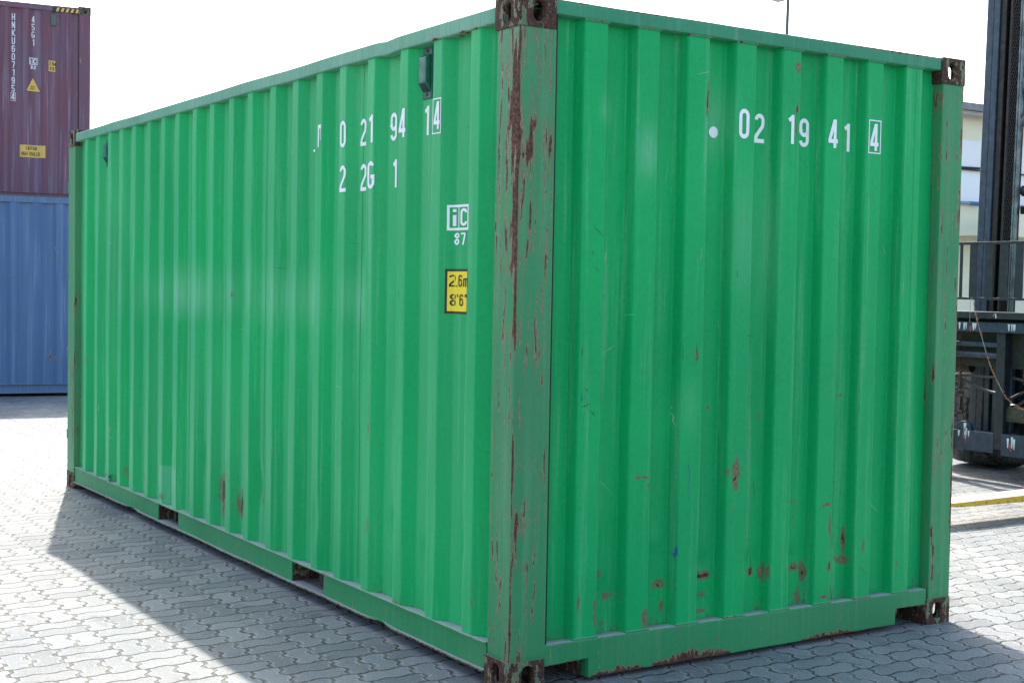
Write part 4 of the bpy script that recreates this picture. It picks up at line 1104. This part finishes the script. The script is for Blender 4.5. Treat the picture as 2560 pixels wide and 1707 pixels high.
FB().box(9.7, 11.0, 1.45, 3.55, .45, 1.75).build('counterweight', 'mast', fl, bevel=.08)
mb = FB()
for x in (8.3, 9.6):
    for y in (1.95, 3.05): mb.box(x - .04, x + .04, y - .04, y + .04, 1.25, 2.95)
mb.box(8.2, 9.7, 1.85, 3.15, 2.95, 3.03)
mb.build('overhead_guard', 'navy', fl)
MB_ = FB(); MB_.box(8.8, 9.3, 2.2, 2.8, 1.25, 1.45); MB_.box(9.2, 9.32, 2.2, 2.8, 1.45, 2.0); MB_.build('seat', 'hose', fl, bevel=.03)
# forks
def fork(y0):
    mb = FB(); w_ = .20; pts = []
    secs = [(4.35, .148, .156, .03), (4.65, .128, .160, .0), (5.5, .118, .168, 0), (6.55, .108, .172, 0), (6.63, .108, .18, 0)]
    vs = []
    for x, zb, zt, ins in secs: vs += [(x, y0 + ins, zb), (x, y0 + w_ - ins, zb), (x, y0 + w_ - ins, zt), (x, y0 + ins, zt)]
    fs = [(0, 3, 2, 1), tuple(range(16, 20))]
    for i in range(4):
        for k in range(4): fs.append((i * 4 + k, i * 4 + (k + 1) % 4, i * 4 + 4 + (k + 1) % 4, i * 4 + 4 + k))
    mb.add(vs, fs); mb.box(6.575, 6.637, y0, y0 + w_, .181, 1.20)
    mb.build('fork', 'fork', fl, bevel=.004)
fork(1.76); fork(3.56)

# garland hanging from the backrest
gp = [(6.54, 3.267, 1.502), (6.54, 3.214, 1.323), (6.54, 3.159, 1.18), (6.54, 3.12, 1.078), (6.54, 3.059, .937), (6.54, 3.0, .843), (6.54, 2.927, .734), (6.54, 2.85, .671), (6.54, 2.775, .640), (6.54, 2.68, .612), (6.54, 2.55, .60), (6.54, 2.40, .62), (6.54, 2.2, .75), (6.54, 2.0, 1.0), (6.54, 1.85, 1.49)]
gar = thing('garland', 'dried flower garland hanging in a loop from the forklift backrest', 'garland', gp[0])
go = Vector(gp[0])
mb = MB(); cp = curve(gp); mb.tube([p - go for p in cp], .0028, 6); mb.tube([(0, .012, 0), (.0, .020, -.1), (0, .018, -.2)], .0018, 5)
mb.build('string', 'rope', gar)
rng = random.Random(7)
ds = 0
for a, b in zip(cp[:-1], cp[1:]):
    L_ = (b - a).length; k = max(1, int(L_ / .012))
    for i in range(k):
        p = a.lerp(b, i / k); ds += L_ / k
        if ds < .15 or (.36 < ds < .42) or (.22 < ds < .30): continue
        if rng.random() > .45: continue
        if p.y < 2.65: continue
        m2 = MB(); q = p - go
        for _ in range(4):
            o = Vector((rng.uniform(-1, 1), rng.uniform(-1, 1), rng.uniform(-1, 1))) * .007; s_ = rng.uniform(.005, .009)
            c_ = q + o
            m2.add([c_ + Vector((s_, 0, 0)), c_ + Vector((-s_, 0, 0)), c_ + Vector((0, s_, 0)), c_ + Vector((0, -s_, 0)), c_ + Vector((0, 0, s_)), c_ + Vector((0, 0, -s_))],
                   [(0, 2, 4), (2, 1, 4), (1, 3, 4), (3, 0, 4), (2, 0, 5), (1, 2, 5), (3, 1, 5), (0, 3, 5)])
        m2.build('flower_bud', 'flower', gar)

# ================================================================== BUILDING, LAMP POST
bl = thing('warehouse_building', 'cream and white building with a grey roof edge behind the forklift mast', 'building', (20, 14, 0))
def BB(): return MB()
mb = MB(); mb.box(-6, 22, 0, 12, 4.55, 5.0, 0); mb.box(-6, 22, 0, 12, 3.36, 4.55, 1); mb.box(-6, 22, 0, 12, 0, 3.36, 0)
mb.build('wall', ['cream', 'white_wall'], bl)
MB().box(-6.3, 22.3, -.45, 12.3, 5.06, 5.19).build('roof', 'roof', bl)
MB().box(-6.2, 22.2, -.35, -.05, 4.99, 5.055).build('fascia', 'fascia', bl)
MB().tube([(-6, -.08, 3.32), (22, -.08, 3.32)], .034, 12).build('pipe', 'pipe', bl, smooth=True)
MB().tube([(-.55, -.08, 3.32), (-.28, -.08, 3.32)], .040, 12).build('pipe_coupling', 'pipe_blue', bl, smooth=True)
MB().tube(curve([(-6, -.05, 3.9), (-.6, -.05, 4.015), (-.25, -.05, 4.01), (.2, -.05, 3.97), (22, -.05, 3.95)], 10), .016, 6).build('wall_cable', 'cable', bl)
mb = MB(); mb.box(-1.2, 1.2, -1.0, -.01, 2.66, 2.74); mb.box(-1.2, 1.2, -1.0, -.94, 2.74, 3.12)
mb.build('canopy', 'cream', bl)
for x in (-4, 4, 9, 14): MB().box(x, x + 1.2, -.02, .05, 1.0, 2.2).build('window', 'roof', bl)

gy = thing('light_truss', 'thin pale lattice truss behind the forklift mast', 'truss', (24.5, 13.0, 0))
mb = MB()
for z in (3.55, 4.35): mb.tube([(-2.4, 0, z), (2.5, 0, z)], .035, 8)
for i in range(8):
    a = -2.4 + i * .6; mb.tube([(a, 0, 3.55), (a + .6, 0, 4.35)], .018, 6); mb.tube([(a + .6, 0, 3.55), (a, 0, 4.35)], .018, 6); mb.tube([(a, 0, 3.55), (a, 0, 4.35)], .018, 6)
mb.build('truss_beam', 'lamp', gy, smooth=True)
for x in (-2.2, 2.3): MB().tube([(x, 0, 0), (x, 0, 3.55)], .06, 10).build('leg', 'lamp', gy, smooth=True)

lp = thing('lamp_post', 'thin grey lamp post rising behind the green container', 'lamp post', (19.80, 19.52, 0))
MB().tube([(0, 0, 0), (0, 0, .3), (.02, -.005, 7.4), (.05, -.01, 8.9)], [.09, .06, .037, .034], 14).build('pole', 'pole', lp, smooth=True)
MB().tube([(.05, -.01, 8.85), (-.05, .06, 9.0), (-.40, .30, 8.95)], .02, 8).build('arm', 'pole', lp, smooth=True)
mb = MB(); mb.prism([(-.10, .0), (.16, -.02), (.14, .10), (-.06, .14), (-.16, .08)], -.12, .12, 'y')
hd = mb.build('lamp_head', 'lamp', lp, bevel=.015); hd.location = (-.17, .16, 8.20)
MB().tube([(-.16, .16, 8.27), (.03, -.006, 8.30)], .018, 8).build('bracket', 'pole', lp)
